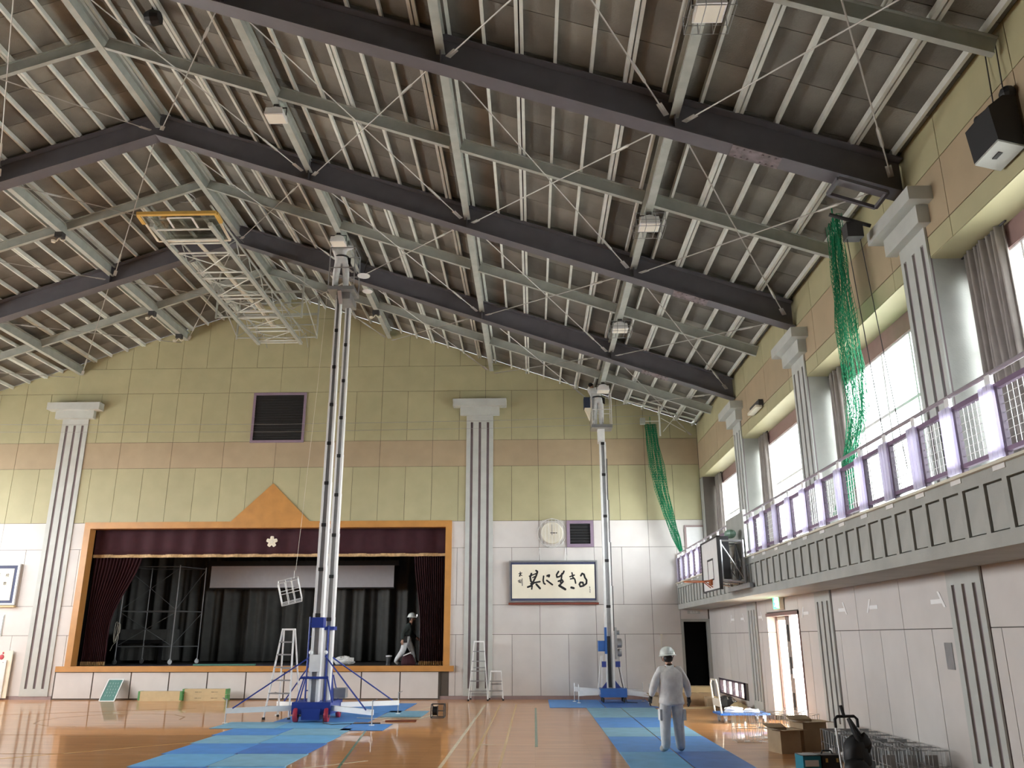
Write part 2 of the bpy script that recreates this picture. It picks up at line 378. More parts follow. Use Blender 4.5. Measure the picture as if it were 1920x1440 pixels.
# ---- stage recess
sg = B().box(-18.5, 1.5, D+.22, 34, .75, OZ0).obj('floor_stage', mat('dark_stage_floor', (.05, .045, .045), .5)); struct(sg, 'dark stage floor')
b = B().box(-18.7, 1.7, 33.4, 33.6, .9, 7); b.box(-18.7, -18.5, D+.22, 33.4, .9, 7); b.box(1.5, 1.7, D+.22, 33.4, .9, 7); b.box(-18.7, 1.7, D+.22, 33.6, 7, 7.2)
struct(b.obj('wall_stage_recess', 'dark'), 'dark walls of the stage recess')
t = sempty('trim_3', 'orange wooden frame around the stage opening')
FY0, FY1 = D-.06, D+.30
B().box(OX0-.2, OX0, FY0, FY1, OZ0, OZ1+.21).obj('frame_post', 'stagewood', t)
B().box(OX1, OX1+.2, FY0, FY1, OZ0, OZ1+.21).obj('frame_post', 'stagewood', t)
B().box(OX0, OX1, FY0, FY1, OZ1, OZ1+.21).obj('frame_head', 'stagewood', t)
B().box(-15.0, -2.50, D-.10, D+.30, .82, .985).obj('frame_sill', 'stagewood', t)
B().prism([(-9.93, OZ1+.21), (-7.32, OZ1+.21), (-8.62, 6.74)], 'y', D-.04, D+.02).obj('pediment', 'stagewood', t)
t = sempty('wall_stage_front', 'pink panelled front below the stage')
B().box(-15.03, -2.93, D-.03, D+.02, 0, .82).obj('backing', 'joint', t)
for i in range(10):
    x0 = -15.0 + i*1.204
    B().box(x0+.02, x0+1.184, D-.05, D-.03, .04, .80).obj('panel', 'pink', t)

# ---- square vents with mauve frames on the stage wall
def vent(name, x0, x1, z0, z1, fr, label):
    t = sempty(name, label)
    b = B(); b.box(x0, x1, D-.05, D+.01, z1-fr, z1); b.box(x0, x1, D-.05, D+.01, z0, z0+fr); b.box(x0, x0+fr, D-.05, D+.01, z0+fr, z1-fr); b.box(x1-fr, x1, D-.05, D+.01, z0+fr, z1-fr)
    b.obj('vent_frame', mat('mauve_vent_frame', (.27, .20, .27), .5), t)
    B().box(x0+fr, x1-fr, D-.004, D+.006, z0+fr, z1-fr).obj('vent_back', 'black', t)
    n = int((z1-z0-2*fr)/.09); zz = z0+fr
    b = B()
    for i in range(n): b.bar((x0+fr, D-.02, zz+.045+i*.09), (x1-fr, D-.02, zz+.045+i*.09), .03, .006, (0, .6, 1))
    b.obj('louvre', 'black', t)['kind'] = 'stuff'
vent('window_1', -9.54, -7.72, 8.13, 9.88, .08, 'large black louvred vent with mauve frame high above the stage')
vent('window_2', 1.09, 1.95, 4.60, 5.45, .10, 'small black louvred vent with mauve frame beside the clock')

# ---- door openings in the stage wall
t = sempty('door_1', 'dark open doorway under the balcony')
b = B(); b.box(4.60, 4.68, D-.02, D+.24, 0, 2.36); b.box(4.68, 5.44, D-.02, D+.24, 2.28, 2.36); b.box(5.42, 5.5, D-.02, D+.24, 0, 2.36)
b.obj('door_frame', 'concrete', t)
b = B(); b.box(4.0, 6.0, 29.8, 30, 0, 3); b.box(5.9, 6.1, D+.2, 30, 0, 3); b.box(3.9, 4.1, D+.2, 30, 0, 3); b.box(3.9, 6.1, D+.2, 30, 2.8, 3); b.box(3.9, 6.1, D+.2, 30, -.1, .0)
b.obj('dark_room', mat('unlit_black', (.004, .004, .004), .9, spec=.1), t)  # near-black walls: the darkness of the unlit room is put into the colour
t = sempty('door_2', 'pale door with mauve frame at the end of the balcony')
B().box(4.93, 5.47, D-.03, D, 3.43, 5.22).obj('door_leaf', 'white', t)
b = B(); b.box(4.88, 4.94, D-.05, D, 3.43, 5.28); b.box(4.94, 5.5, D-.05, D, 5.22, 5.28); b.obj('door_frame', 'skirt', t)

# ---- ceiling: two slopes of dark boards, with purlins as parts
def slope(name, label, sgn, ya):
    t = sempty(name, label)
    def X(d): return XC + sgn*d
    L = 14.03
    B().add([(X(0), YB-.3, deck(XC)+.05), (X(L+.7), YB-.3, deck(X(L+.7))+.05), (X(L+.7), D+.25, deck(X(L+.7))+.05), (X(0), D+.25, deck(XC)+.05),
             (X(0), YB-.3, deck(XC)+.15), (X(L+.7), YB-.3, deck(X(L+.7))+.15), (X(L+.7), D+.25, deck(X(L+.7))+.15), (X(0), D+.25, deck(XC)+.15)],
            [(0,3,2,1),(4,5,6,7),(0,1,5,4),(1,2,6,5),(2,3,7,6),(3,0,4,7)]).obj('roof_sheet', 'dark', t)
    ends = [0.0] + [(.14+1.65*k) for k in range(1, 9)] + [L]
    ends = [e for e in ends if e <= L]
    for a, c in zip(ends, ends[1:]):
        if c-a < .05: continue
        g = .008; x0, x1 = X(a+g), X(c-g); h = .905/2-.006
        b = B(); zc = deck(X((a+c)/2)); xm = X((a+c)/2)
        lo = [(x0-xm, -h, deck(x0)-zc), (x1-xm, -h, deck(x1)-zc), (x1-xm, h, deck(x1)-zc), (x0-xm, h, deck(x0)-zc)]
        b.add(lo + [(p[0], p[1], p[2]+.03) for p in lo], [(0,3,2,1),(4,5,6,7),(0,1,5,4),(1,2,6,5),(2,3,7,6),(3,0,4,7)])
        me = b.mesh('ceiling_board', 'deck')
        y = D-.453
        while y > ya:
            link('ceiling_board', me, t, (xm, y, zc)); y -= .905
    k = 0
    d = .14
    i = 0
    while d < L-.05:
        x = X(d+0); zc = deck(x)
        b = B(); y0, y1 = -(D-ya)/2-.5, (D-ya)/2
        if i % 3 == 0:
            for o in (-.038, .038): b.box(o-.027, o+.027, y0, y1, -.105, 0)
        else: b.box(-.024, .024, y0, y1, -.105, 0)
        b.obj('purlin', 'purlin', t, (x, (D+ya)/2, zc-.004))
        d += .55; i += 1
    return t
slope('ceiling', 'right slope of the roof, dark boards on light steel purlins', 1, 5.6)
slope('ceiling', 'left slope of the roof, dark boards on light steel purlins', -1, 9.8)

# ---- right wall
wr = B()
X0, X1 = XR+.02, XR+.5
wr.box(X0, X0+.24, YB-.2, 18.02, 0, 3.43)
X1 = X0+.24
wr.box(X0, X1, 20.5, 23.22, 0, 3.43); wr.box(X0, X1, 18.02, 20.5, 2.28, 3.43)
wr.box(X0, X1, 26.2, D+.2, 0, 3.43); wr.box(X0, X1, 23.22, 26.2, .66, 3.43); wr.box(X0, X1, 23.22, 26.2, 0, .24)
X1 = XR+.5
wr.box(X0, X1+.1, YB-.2, D+.2, 6.8, 8.75)
wr.box(X0, X1+.1, YB-.2, 5.57, 3.43, 6.8)  # solid infill behind the camera, added to block daylight from those bays
for f in FR[3:]: wr.box(X0, X1+.1, f-.42+.03, min(f+.42, D+.2)+.03, 3.43, 6.8)
wr.box(X0, X1+.1, 26.8, D+.2, 3.43, 6.8)
wr.box(X0, X1+.1, YB, D, 3.43, 3.55)
wall_right = struct(wr.obj('wall_right', 'joint'), 'right side wall with pink panels below and tall windows above the balcony')
def rpanel(y0, y1, z0, z1, c): B().box(XR, XR+.02, y0+G, y1-G, z0+G, z1-G).obj('panel', c, wall_right)
def splits(y0, y1, w, off):
    ys = [y0]; k = math.ceil((y0-off)/w+1e-6)
    while off+k*w < y1-.02: ys.append(off+k*w); k += 1
    return list(zip(ys, ys[1:]+[y1]))
segs = [(5.6, 10.55), (11.43, 15.95), (16.83, 18.02), (20.5, 21.33), (22.21, D)]
for a, c in segs:
    for y0, y1 in splits(a, c, .895, 13.0):
        z0 = .1
        if y1 > 23.22 and y0 < 26.2:
            rpanel(y0, y1, .66, 1.92, 'pink'); rpanel(y0, y1, .1, .24, 'pink'); continue
        rpanel(y0, y1, z0, 1.92, 'pink')
    for y0, y1 in splits(a, c, 1.79, 13.0): rpanel(y0, y1, 1.92, 2.68, 'pink')
rpanel(18.02, 20.5, 2.36, 2.68, 'pink'); B().box(XR, XR+.33, 26.82, D-.002, 3.45, 6.79).obj('corner_facing', 'concrete', wall_right)
for y0, y1 in splits(5.0, D, 1.79, 9.9):
    rpanel(y0, y1, 6.8, 7.1, 'yellow'); rpanel(y0, y1, 7.1, 7.98, 'orange'); rpanel(y0, y1, 7.98, 8.66, 'yellow')
for i in range(3, 6):                                     # soffits and jambs of the window recesses
    pass
for i in range(3, 7):
    y0, y1 = FR[i]+.45, (FR[i+1]-.39 if i < 6 else 26.8)
    B().box(XR, XR+.56, y0, y1, 6.79, 6.80).obj('soffit', 'yellow', wall_right)
    B().box(XR, XR+.56, y1-.012, y1, 3.55, 6.79).obj('jamb', 'concrete', wall_right)
    B().box(XR, XR+.56, y0, y0+.012, 3.55, 6.79).obj('jamb', 'concrete', wall_right)
bb = struct(B().box(XR-.012, XR+.02, YB, 10.5, 0, .1).obj('baseboard_right', 'skirt'))
for a, c in ((11.45, 15.9), (16.85, 18.0), (20.55, 21.3), (22.2, D)): B().box(XR-.012, XR+.02, a, c, 0, .1).obj('baseboard_piece', 'skirt', bb)
n = 4
for i, (f, w) in enumerate(((10.99, 'nearest'), (16.39, 'middle'), (21.77, 'farthest'), (5.57, 'off'))):
    pilaster('trim_%d' % n, 'lower grooved grey pilaster on the right wall, %s one' % w, f, 'R', .435, .1, 2.68, cap=False); n += 1
    pilaster('trim_%d' % n, 'upper grooved grey pilaster with stepped capital between windows, %s one' % w, f-.06, 'R', .40, 3.43, 7.26, cw=(.15, .32), ch=(.27, .20)); n += 1

# ---- upper windows with frames, sashes and glass (right wall)
n = 3
wl = ['', '', '', 'nearest tall window at the right edge', 'tall window behind the hanging green net', 'tall window with the emergency lamp above it', 'farthest tall window by the stage wall']
for i in range(3, 7):
    y0, y1 = FR[i]+.462, (FR[i+1]-.402 if i < 6 else 26.79)
    t = sempty('window_%d' % n, wl[i] or 'tall window behind the camera'); n += 1
    b = B(); xa, xb = XR+.5, XR+.58
    b.box(xa, xb, y0, y1, 6.56, 6.79); b.obj('head', 'winframe', t)
    b = B(); b.box(xa, xb, y0, y0+.06, 3.55, 6.56); b.box(xa, xb, y1-.06, y1, 3.55, 6.56); b.box(xa, xb, y0+.06, y1-.06, 3.55, 3.62); b.box(xa, xb, y0+.06, y1-.06, 6.48, 6.56)
    b.obj('frame', 'winframe', t)
    k = 4; w = (y1-y0-.12)/k
    for j in range(k):
        ya, yb = y0+.06+j*w, y0+.06+(j+1)*w
        for za, zb in ((3.62, 5.42), (5.42, 6.48)):
            b = B(); s = .025; xc = XR+.53
            b.box(xc, xc+.03, ya, ya+s, za, zb); b.box(xc, xc+.03, yb-s, yb, za, zb); b.box(xc, xc+.03, ya+s, yb-s, za, za+s); b.box(xc, xc+.03, ya+s, yb-s, zb-s, zb)
            o = b.obj('sash', 'alu', t)
            B().box(xc+.012, xc+.018, ya+s, yb-s, za+s, zb-s).obj('pane', 'glass', o)

# ---- low ventilation window and side door (right wall)
t = sempty('window_%d' % n, 'low barred ventilation window near the floor by the dark doorway')
b = B(); y0, y1, z0, z1 = 23.22, 26.2, .24, .66
b.box(XR-.02, XR+.1, y0, y1, z1-.04, z1); b.box(XR-.02, XR+.1, y0, y1, z0, z0+.04); b.box(XR-.02, XR+.1, y0, y0+.05, z0, z1); b.box(XR-.02, XR+.1, y1-.05, y1, z0, z1)
for k in range(1, 4): b.box(XR, XR+.08, y0+k*.745-.04, y0+k*.745+.04, z0, z1)
b.obj('frame', 'dpurple', t)
b = B(); b.bar((XR+.05, y0, .45), (XR+.05, y1, .45), .012, .012)
for k in range(1, 16): b.bar((XR+.05, y0+k*.186, z0), (XR+.05, y0+k*.186, z1), .01, .01)
b.obj('grille', 'wire', t)
B().box(XR+.09, XR+.095, y0, y1, z0, z1).obj('pane', 'frost', t)
t = sempty('door_3', 'bright side door standing half open under the exit sign')
b = B(); b.box(XR+.20, XR+.30, 20.44, 20.50, 0, 2.34); b.box(XR-.02, XR+.27, 18.0, 18.05, 0, 2.34); b.box(XR-.02, XR+.30, 18.0, 20.52, 2.27, 2.34); b.obj('door_frame', 'winframe', t)
B().box(XR, XR+.26, 20.49, 20.50, 1.925, 2.27).obj('reveal_panel', 'pink', t); B().box(XR, XR+.26, 20.49, 20.50, .1, 1.915).obj('reveal_panel', 'pink', t)
b = B(); b.box(XR+.22, XR+.27, 19.72, 20.44, .0, .10); b.box(XR+.22, XR+.27, 19.72, 20.44, 2.19, 2.27); b.obj('door_rail', 'cream', t)
B().box(XR+.24, XR+.25, 19.72, 20.44, .10, 2.19).obj('pane', 'frost', t)
B().box(XR+.20, XR+.29, 19.42, 19.72, .0, 2.27).obj('stile', 'curtain', t)
for zz in (.28, 1.03, 1.72): B().box(XR+.19, XR+.202, 19.50, 19.62, zz, zz+.36).obj('slot', 'black', t)
B().box(XR+.185, XR+.20, 19.44, 19.48, .95, 1.15).obj('door_handle', 'alu', t)

# ---- left wall and back wall (outside the frame; the left one lets in daylight too)
b = B(); a0, a1 = XL-.5, XL
b.box(a0, a1, YB-.2, D+.2, 0, 3.55); b.box(a0, a1, YB-.2, D+.2, 6.8, 8.75)
b.box(a0, a1, YB-.2, 5.57, 3.55, 6.8)  # unseen window bays filled in to keep daylight off the roof steel
for f in FR[3:]: b.box(a0, a1, f-.42, f+.42, 3.55, 6.8)
struct(b.obj('wall_left', 'pink'), 'left side wall with tall windows')
p = [(XL-.5, 0), (XR+.6, 0), (XR+.6, 14), (XL-.5, 14)]
zr = deck(XC)+.05; p = clip(p, SL, 1, zr+SL*XC); p = clip(p, -SL, 1, zr-SL*XC)
struct(B().prism(p, 'y', YB-.2, YB).obj('wall_back', 'backdark'), 'end wall behind the camera')  # unseen; set back and darkened so camera-facing steel gets less light

# ---- ground outside
struct(B().box(XR+.6, 60, -40, 70, -.4, -.15).obj('ground_outside', 'outside'), 'pale ground outside the windows')
struct(B().box(-80, XL-.6, -40, 70, -.4, -.15).obj('ground_outside', 'outside'), 'pale ground outside the left windows')
# ================================================================== ROOF STEEL
RT, RB = -.115, -.69            # rafter top and bottom below the deck line
def rafter(Y, label):
    t = thing('roof_rafter', label, 'roof beam', (XC, Y, 0), group='dark roof rafters')
    zt, zb = deck(XC)+RT, deck(XC)+RB
    L = 14.0
    for s in (1, -1):
        def q(d, dz): return (s*d, deck(XC)-SL*d+dz)
        b = B(); b.prism([q(0, RB+.02), q(L, RB+.02), q(L, RT-.02), q(0, RT-.02)], 'y', -.012, .012); b.obj('web', 'rafter', t)
        b = B(); b.prism([q(0, RB), q(L, RB), q(L, RB+.022), q(0, RB+.022)], 'y', -.15, .15); b.obj('bottom_flange', 'rafter', t)
        b = B(); b.prism([q(0, RT-.022), q(L, RT-.022), q(L, RT), q(0, RT)], 'y', -.15, .15); b.obj('top_flange', 'rafter', t)
        for d in (3.58, 7.15, 10.73):
            b = B(); b.prism([q(d-.008, RB+.02), q(d+.008, RB+.02), q(d+.008, RT-.02), q(d-.008, RT-.02)], 'y', -.145, .145); b.obj('stiffener', 'rafter', t)
        d0 = 11.9
        b = B(); b.prism([q(d0-.35, RB-.012), q(d0+.35, RB-.012), q(d0+.35, RB), q(d0-.35, RB)], 'y', -.15, .15)
        for k in range(-3, 4):
            if k:
                for yy in (-.1, .1):
                    x, z = q(d0+k*.09, RB-.012); b.lathe([(.018, z-.018), (.018, z)], (x, yy, 0), 6)
        b.obj('splice_plate', mat('weathered_plate', (.20, .17, .18), .6, var=.3, scale=9) if 'weathered_plate' not in bpy.data.materials else bpy.data.materials['weathered_plate'], t)
    return t
for Y, l in ((10.95, 'nearest dark mauve steel rafter crossing the top of the picture'), (16.35, 'second dark mauve roof rafter with its peak at the left'),
             (21.75, 'farthest dark mauve roof rafter, behind the hanging hoop frame'), (5.55, 'dark mauve steel rafter above the camera')):
    rafter(Y, l)
def ibeam(b, p, q, w, h, up=(0,0,1), t=.014):       # H section: two flanges and a web; p, q are the centres
    p, q, u = Vector(p), Vector(q), Vector(up)
    d = (q-p).normalized(); a = d.cross(u).normalized(); n = a.cross(d)
    for s in (1, -1): b.bar(p+n*s*(h/2-t/2), q+n*s*(h/2-t/2), w, t, up)
    b.bar(p, q, t*.8, h-2*t, up)
LX = [(-8.53, 'pale steel ridge beam along the top of the roof'), (-4.95, 'pale steel beam carrying the lamp above the nearer lift'), (-1.38, 'pale steel beam without lamps, midway down the right slope'),
      (2.20, 'pale steel beam carrying the caged lamps above the farther lift'), (-12.11, 'pale steel beam on the left slope nearest the ridge'), (-15.68, 'pale steel beam on the left slope, second below the ridge'), (-19.26, 'pale steel beam lowest on the left slope')]
BH = .30
for x, l in LX:
    zc = deck(x)+RT-.02-BH/2
    t = thing('roof_beam', l, 'roof beam', (x, 16.4, zc), group='pale beams along the roof')
    for a, c in zip(FR[3:-1], FR[4:]):
        b = B(); ibeam(b, (0, a+.03-16.4, 0), (0, c-.03-16.4 if c < D else D-.01-16.4, 0), .14, BH); b.obj('beam_length', 'beam', t)
for Y, l in ((8.25, 'grey-green half-bay rafter at the top right corner'), (13.65, 'grey-green half-bay rafter between the nearest two dark rafters'), (19.05, 'grey-green half-bay rafter between the second and third dark rafters'), (24.45, 'grey-green half-bay rafter next to the stage wall')):
    t = thing('half_bay_rafter', l, 'roof beam', (XC, Y, deck(XC)), group='half-bay rafters')
    for s in (1, -1):
        for i in range(4):
            d0, d1 = 3.575*i+.10, 3.575*(i+1)-.10
            if i == 3: d1 = 13.98
            h = .25; o = RT-.02-h/2
            b = B(); ibeam(b, (s*d0, 0, -SL*d0+o), (s*d1, 0, -SL*d1+o), .085, h); b.obj('beam_length', 'beam', t)
# ---- brace rods
bayn = {10.95: 'second roof bay', 16.35: 'third roof bay', 21.75: 'roof bay by stage wall', 5.55: 'nearest roof bay'}
ordn = ['top', 'second', 'third', 'lowest']
for Y0, Y1 in ((5.55, 10.95), (10.95, 16.35), (16.35, 21.75), (21.75, 27.1)):
    for s in (1, -1):
        for i in range(4):
            if s == -1 and (Y0 < 10 or i > 2): continue
            if s == 1 and Y0 < 10 and i < 2: continue
            for dirn in (0, 1):
                d0, d1 = 3.575*i+.18, 3.575*(i+1)-.18
                if i == 3: d1 = 13.75
                ya, yb = (Y0+.22, Y1-.22) if dirn == 0 else (Y1-.22, Y0+.22)
                off = RT-.38-.03*dirn
                p = Vector((XC+s*d0, ya, deck(XC)-SL*d0+off)); q = Vector((XC+s*d1, yb, deck(XC)-SL*d1+off))
                t = thing('brace_rod', 'brace rod, %s, %s %s panel, %s' % (bayn[Y0], 'right slope' if s == 1 else 'left slope', ordn[i], 'descending away' if dirn == 0 else 'descending nearer'),
                          'brace rod', p, group='diagonal roof brace rods')
                v = q-p; d = v.normalized()
                B().tube([(0,0,0), v], .012, 5).obj('rod', 'rod', t)
                tb = v*(.86 if dirn == 0 else .84)
                B().tube([tb-d*.22, tb-d*.18, tb+d*.18, tb+d*.22], [.013, .026, .026, .013], 6).obj('turnbuckle', 'rod', t)
                for e, sg_ in ((Vector((0,0,0)), -1), (v, 1)):
                    a = d.cross(Vector((0,0,1))).normalized()
                    b = B(); b.bar(e-d*sg_*.17, e+d*sg_*.10, .085, .012); b.obj('gusset_plate', 'rod', t)
# ---- ceiling lamps under the beams
def lamp(x, y, label, caged, tilt=0):
    z = deck(x)+RT-.02-BH-.005
    t = thing('ceiling_lamp', label, 'lamp', (x, y, z), group='ceiling lamps')
    b = B(); b.box(-.05, .05, -.05, .05, -.05, 0); b.box(-.20, .20, -.012, .012, -.065, -.05); b.box(-.205, -.190, -.012, .012, -.22, -.05); b.box(.190, .205, -.012, .012, -.22, -.05); b.obj('bracket', 'dark', t)
    b = B(); b.lathe([(.05, -.07), (.12, -.08), (.14, -.13), (.14, -.15)], (0, .03, 0), 12); b.obj('ballast_cover', 'white', t)
    b = B(); b.prism([(-.16, -.15), (.16, -.15), (.185, -.29), (-.185, -.29)], 'y', -.16, .18); b.obj('housing', 'white', t)
    B().box(-.165, .165, -.14, .16, -.298, -.29).obj('lamp_glass', 'lamp', t)
    if caged:
        b = B()
        for zz in (-.12, -.25, -.38): b.tube([(-.27, -.23, zz), (.27, -.23, zz), (.27, .27, zz), (-.27, .27, zz)], .006, 4, True)
        for xx in (-.27, -.09, .09, .27):
            b.tube([(xx, -.23, -.12), (xx, -.23, -.38), (xx, .27, -.38), (xx, .27, -.12)], .006, 4)
        b.obj('wire_guard', 'gwire', t)
    return t
lamp(2.2, 8.35, 'white ceiling lamp in a wire guard at the top edge of the picture', True)
lamp(2.2, 13.85, 'white ceiling lamp in a wire guard, nearest one fully in view', True)
lamp(2.2, 19.25, 'white ceiling lamp in a wire guard above the farthest rafter', True)
lamp(2.2, 24.55, 'white ceiling lamp being fitted by the worker on the farther lift', False)
lamp(-4.95, 13.85, 'bare white ceiling lamp at the upper left, without a guard', False)
lamp(-4.95, 19.25, 'white ceiling lamp just above the worker on the nearer lift', False)
for (x, y, l) in ((-12.11, 19.0, 'bare lamp holder with wires on the left slope, nearer one'), (-12.11, 24.4, 'bare lamp holder with wires left of the hoop frame'), (-12.11, 26.5, 'bare lamp holder with wires against the stage wall'), (-4.95, 24.55, 'bare lamp holder with wires right of the nearer lift basket')):
    z = deck(x)+RT-.02-BH-.005
    t = thing('lamp_holder', l, 'lamp', (x, y, z), group='lamp holders without lamps')
    B().box(-.1, .1, -.08, .08, -.14, 0).obj('junction_box', 'dark', t)
    b = B(); b.tube([(0, 0, -.14), (.05, -.03, -.2), (.10, -.02, -.24), (.16, 0, -.2)], .02, 6); b.tube([(-.02, 0, -.14), (-.08, .02, -.22), (-.15, .0, -.24)], .016, 6); b.lathe([(.05, -.26), (.06, -.20)], (-.15, 0, 0), 8); b.obj('loose_wires', 'cream', t)
t = thing('floodlight', 'small black floodlight under the roof at the top left edge', 'lamp', (-6.83, 12.3, deck(-6.83)-.1), group=None)
B().bar((-.02, 0, .09), (-.02, 0, -.12), .03, .03).obj('bracket', 'black', t)
b = B(); b.lathe([(.10, -.12), (.15, .0), (.12, .14)], (0, 0, -.2), 12, 'x'); b.obj('housing', 'black', t)
# ceiling hook ring
t = thing('wire_ring', 'coil of wire hung under the roof boards above the hoop frame', 'wire coil', (-9.35, 19.6, deck(-9.35)-.06))
b = B(); b.tube([(.35*math.cos(a), .3*math.sin(a), -.02*math.cos(2*a)) for a in [2*PI*k/16 for k in range(16)]], .012, 5, True); b.obj('coil', 'gwire', t)
B().tube([(0, .3, 0), (0, .3, .07)], .008, 4).obj('hook', 'gwire', t)

# ---- suspended basketball hoop frame (folded up under the roof)
t = thing('folding_hoop', 'basketball hoop folded up flat on a long pale lattice boom under the ridge', 'basketball hoop', (-8.53, 22.0, 11.5))
def lx(*p): return (p[0], p[1]-22.0, p[2])
for s in (-.72, .72): B().bar(lx(s, 18.0, -.02), lx(s, 26.3, -.12), .10, .10).obj('boom_rail', 'beam', t)
b = B()
for s in (-.72, .72):
    b.tube([lx(s*1.02, 17.9, .42), lx(s*1.02, 26.4, .30)], .03, 6)
    for k in range(9):
        y = 18.2+k*1.0; b.tube([lx(s, y, 0), lx(s*1.02, y+.5, .40)], .014, 5); b.tube([lx(s*1.02, y+.5, .40), lx(s, y+1.0, 0)], .014, 5)
b.obj('side_lattice', 'beam', t)
b = B()
for y in (18.2, 18.75, 18.95, 19.5, 20.7, 21.1, 22.3, 22.55, 23.6, 24.1, 24.95, 25.3, 26.2, 26.4): B().tube([lx(-.74, y, -.05), lx(.74, y, -.05)], .025, 6).obj('cross_bar', 'purlin', t)
for y in (18.4, 20.5, 22.5, 24.5, 26.3): B().tube([lx(-.74, y, .36), lx(.74, y, .36)], .022, 6).obj('cross_bar', 'purlin', t)
b = B()
for y0, y1 in ((19.5, 20.9), (21.1, 22.4), (22.5, 23.8), (24.1, 25.1), (25.3, 26.3)):
    b.tube([lx(-.7, y0, -.05), lx(.7, y1, -.05)], .014, 5); b.tube([lx(.7, y0, -.05), lx(-.7, y1, -.05)], .014, 5)
b.obj('diagonal_brace', 'purlin', t)
b = B(); b.tube([lx(-.1, 19.2, .15), lx(.05, 23.2, .12)], .05, 8); b.tube([lx(-.1, 20.2, .25), lx(-.1, 22.8, .25)], .07, 8); b.tube([lx(.1, 23.4, .2), lx(.1, 25.2, .1)], .09, 8); b.obj('actuator_tube', 'cream', t)
bb_ = B().box(-.9, .9, -.0, .02, -.55, .55)
o = B().add([lx(-.92, 17.75, .14), lx(.92, 17.75, .14), lx(.92, 18.85, -.02), lx(-.92, 18.85, -.02), lx(-.92, 17.75, .16), lx(.92, 17.75, .16), lx(.92, 18.85, .0), lx(-.92, 18.85, .0)],
            [(0,3,2,1),(4,5,6,7),(0,1,5,4),(1,2,6,5),(2,3,7,6),(3,0,4,7)]).obj('backboard', 'boardclear', t)
b = B()
def bbp(u, v): return lx(u, 17.75+v, .13-.1455*v)
for a, c in (((-.92, 0), (.92, 0)), ((-.92, 0), (-.92, 1.1)), ((.92, 0), (.92, 1.1)), ((-.92, 1.1), (.92, 1.1))): b.bar(bbp(*a), bbp(*c), .06, .03)
b.obj('backboard_frame', 'cream', o)
b = B()
b.bar(bbp(-.97, -.02), bbp(.97, -.02), .09, .08); b.bar(bbp(-.95, 0), bbp(-.95, .35), .09, .08); b.bar(bbp(.95, 0), bbp(.95, .35), .09, .08); b.obj('edge_pad', 'yellowpad', o)
b = B()
for a, c in (((-.30, .15), (.30, .15+.0)), ((-.30, .15), (-.30, .62)), ((.30, .15), (.30, .62)), ((-.30, .62), (.30, .62))): b.bar(bbp(*a), bbp(*c), .05, .012)
b.obj('target_square', 'white', o)
for yy in (24.0, 25.9):
    b = B()
    for s in (-1.35, 1.35): b.bar(lx(s, yy, -.1), lx(s, yy, deck(XC+s)-11.5+RT), .05, .05)
    for zz in (.5, .95, 1.0): b.tube([lx(-1.35, yy, zz*.8), lx(1.35, yy, zz*.8)], .022, 6)
    b.tube([lx(-1.35, yy, -.05), lx(1.35, yy, -.05)], .025, 6); b.tube([lx(-1.35, yy, 0), lx(0, yy, .8)], .014, 5); b.tube([lx(1.35, yy, 0), lx(0, yy, .8)], .014, 5)
    b.obj('hanger_frame', 'beam', t)
b = B()
for s in (-1.35, 1.35): b.tube([lx(s, 24.0, .75), lx(s, 25.9, .0)], .022, 6)
b.obj('hanger_brace', 'beam', t)
b = B()
for s in (-.72, .72): b.tube([lx(s, 18.4, .4), lx(s*.3, 21.6, deck(XC)-11.5-.7)], .006, 4)
b.obj('hoist_cable', 'rod', t)

# ================================================================== BALCONY
t = sempty('wall_balcony', 'grey concrete balcony front with a row of recessed panels')
B().box(4.62, XR+.02, YB, D, 2.65, 3.40).obj('slab', 'concrete', t)
b = B(); FX = 4.55
b.box(FX, 4.62, YB, D, 2.65, 2.80); b.box(FX, 4.62, YB, D, 3.29, 3.43); b.box(4.62, XR+.02, YB, D, 3.40, 3.43)
PIT = .432; y = D-.06; k = 0
while y > 5:
    b.box(FX, 4.62, y-.085, y, 2.80, 3.29); y -= PIT
b.box(FX, 4.62, YB, y+PIT-.085, 2.80, 3.29)
b.obj('front_frame', 'concrete', t)
me = B().box(-.017, .017, -.158, .158, -.228, .228).mesh('panel', 'concrete')
y = D-.06-.085; 
while y-.347 > 5:
    link('panel', me, t, (4.58+.012, y-.1735, 3.045)); y -= PIT
b = B(); b.box(4.50, 4.56, YB, D, 3.425, 3.455); b.obj('ledge', 'cream', t)

rail = thing('balcony_railing', 'purple and lilac railing with wire mesh panels along the balcony', 'railing', (4.62, 16.0, 3.455))
BP = .864; ys = []; y = D-.15
while y > 5.5: ys.append(y); y -= BP
def gap(a, c): return not (c < 18.2 or a > 20.0)
b = B()
for a, c in ((5.4-16, 18.25-16), (19.95-16, D-.05-16)): b.tube([(0, a, .90), (0, c, .90)], .024, 8)
b.obj('hand_rail', mat('pale_mauve_rail', (.34, .30, .33), .4), rail)
b = B()
for a, c in ((5.4-16, 18.25-16), (19.95-16, D-.05-16)): b.bar((0, a, .74), (0, c, .74), .05, .055); b.bar((0, a, .10), (0, c, .10), .05, .045)
b.obj('rail_bar', 'purple', rail)
pm = B().box(-.025, .025, -.025, .025, 0, .74).mesh('post', 'dpurple')
sm = B().box(-.014, .014, -.037, .037, .02, .76).mesh('slat', 'lilac')
bm_ = B().box(-.02, .02, -.05, .05, .77, .90).mesh('bracket', 'white')
fm = B().box(-.05, .03, -.12, .10, -.06, .02).mesh('foot_block', 'white')
mb = B()
for k in range(1, 6): mb.tube([(0, -.02-k*.09, .12), (0, -.02-k*.09, .72)], .0045, 4)
for k in range(1, 7): mb.tube([(0, 0, .12+k*.086), (0, -.55, .12+k*.086)], .004, 4)
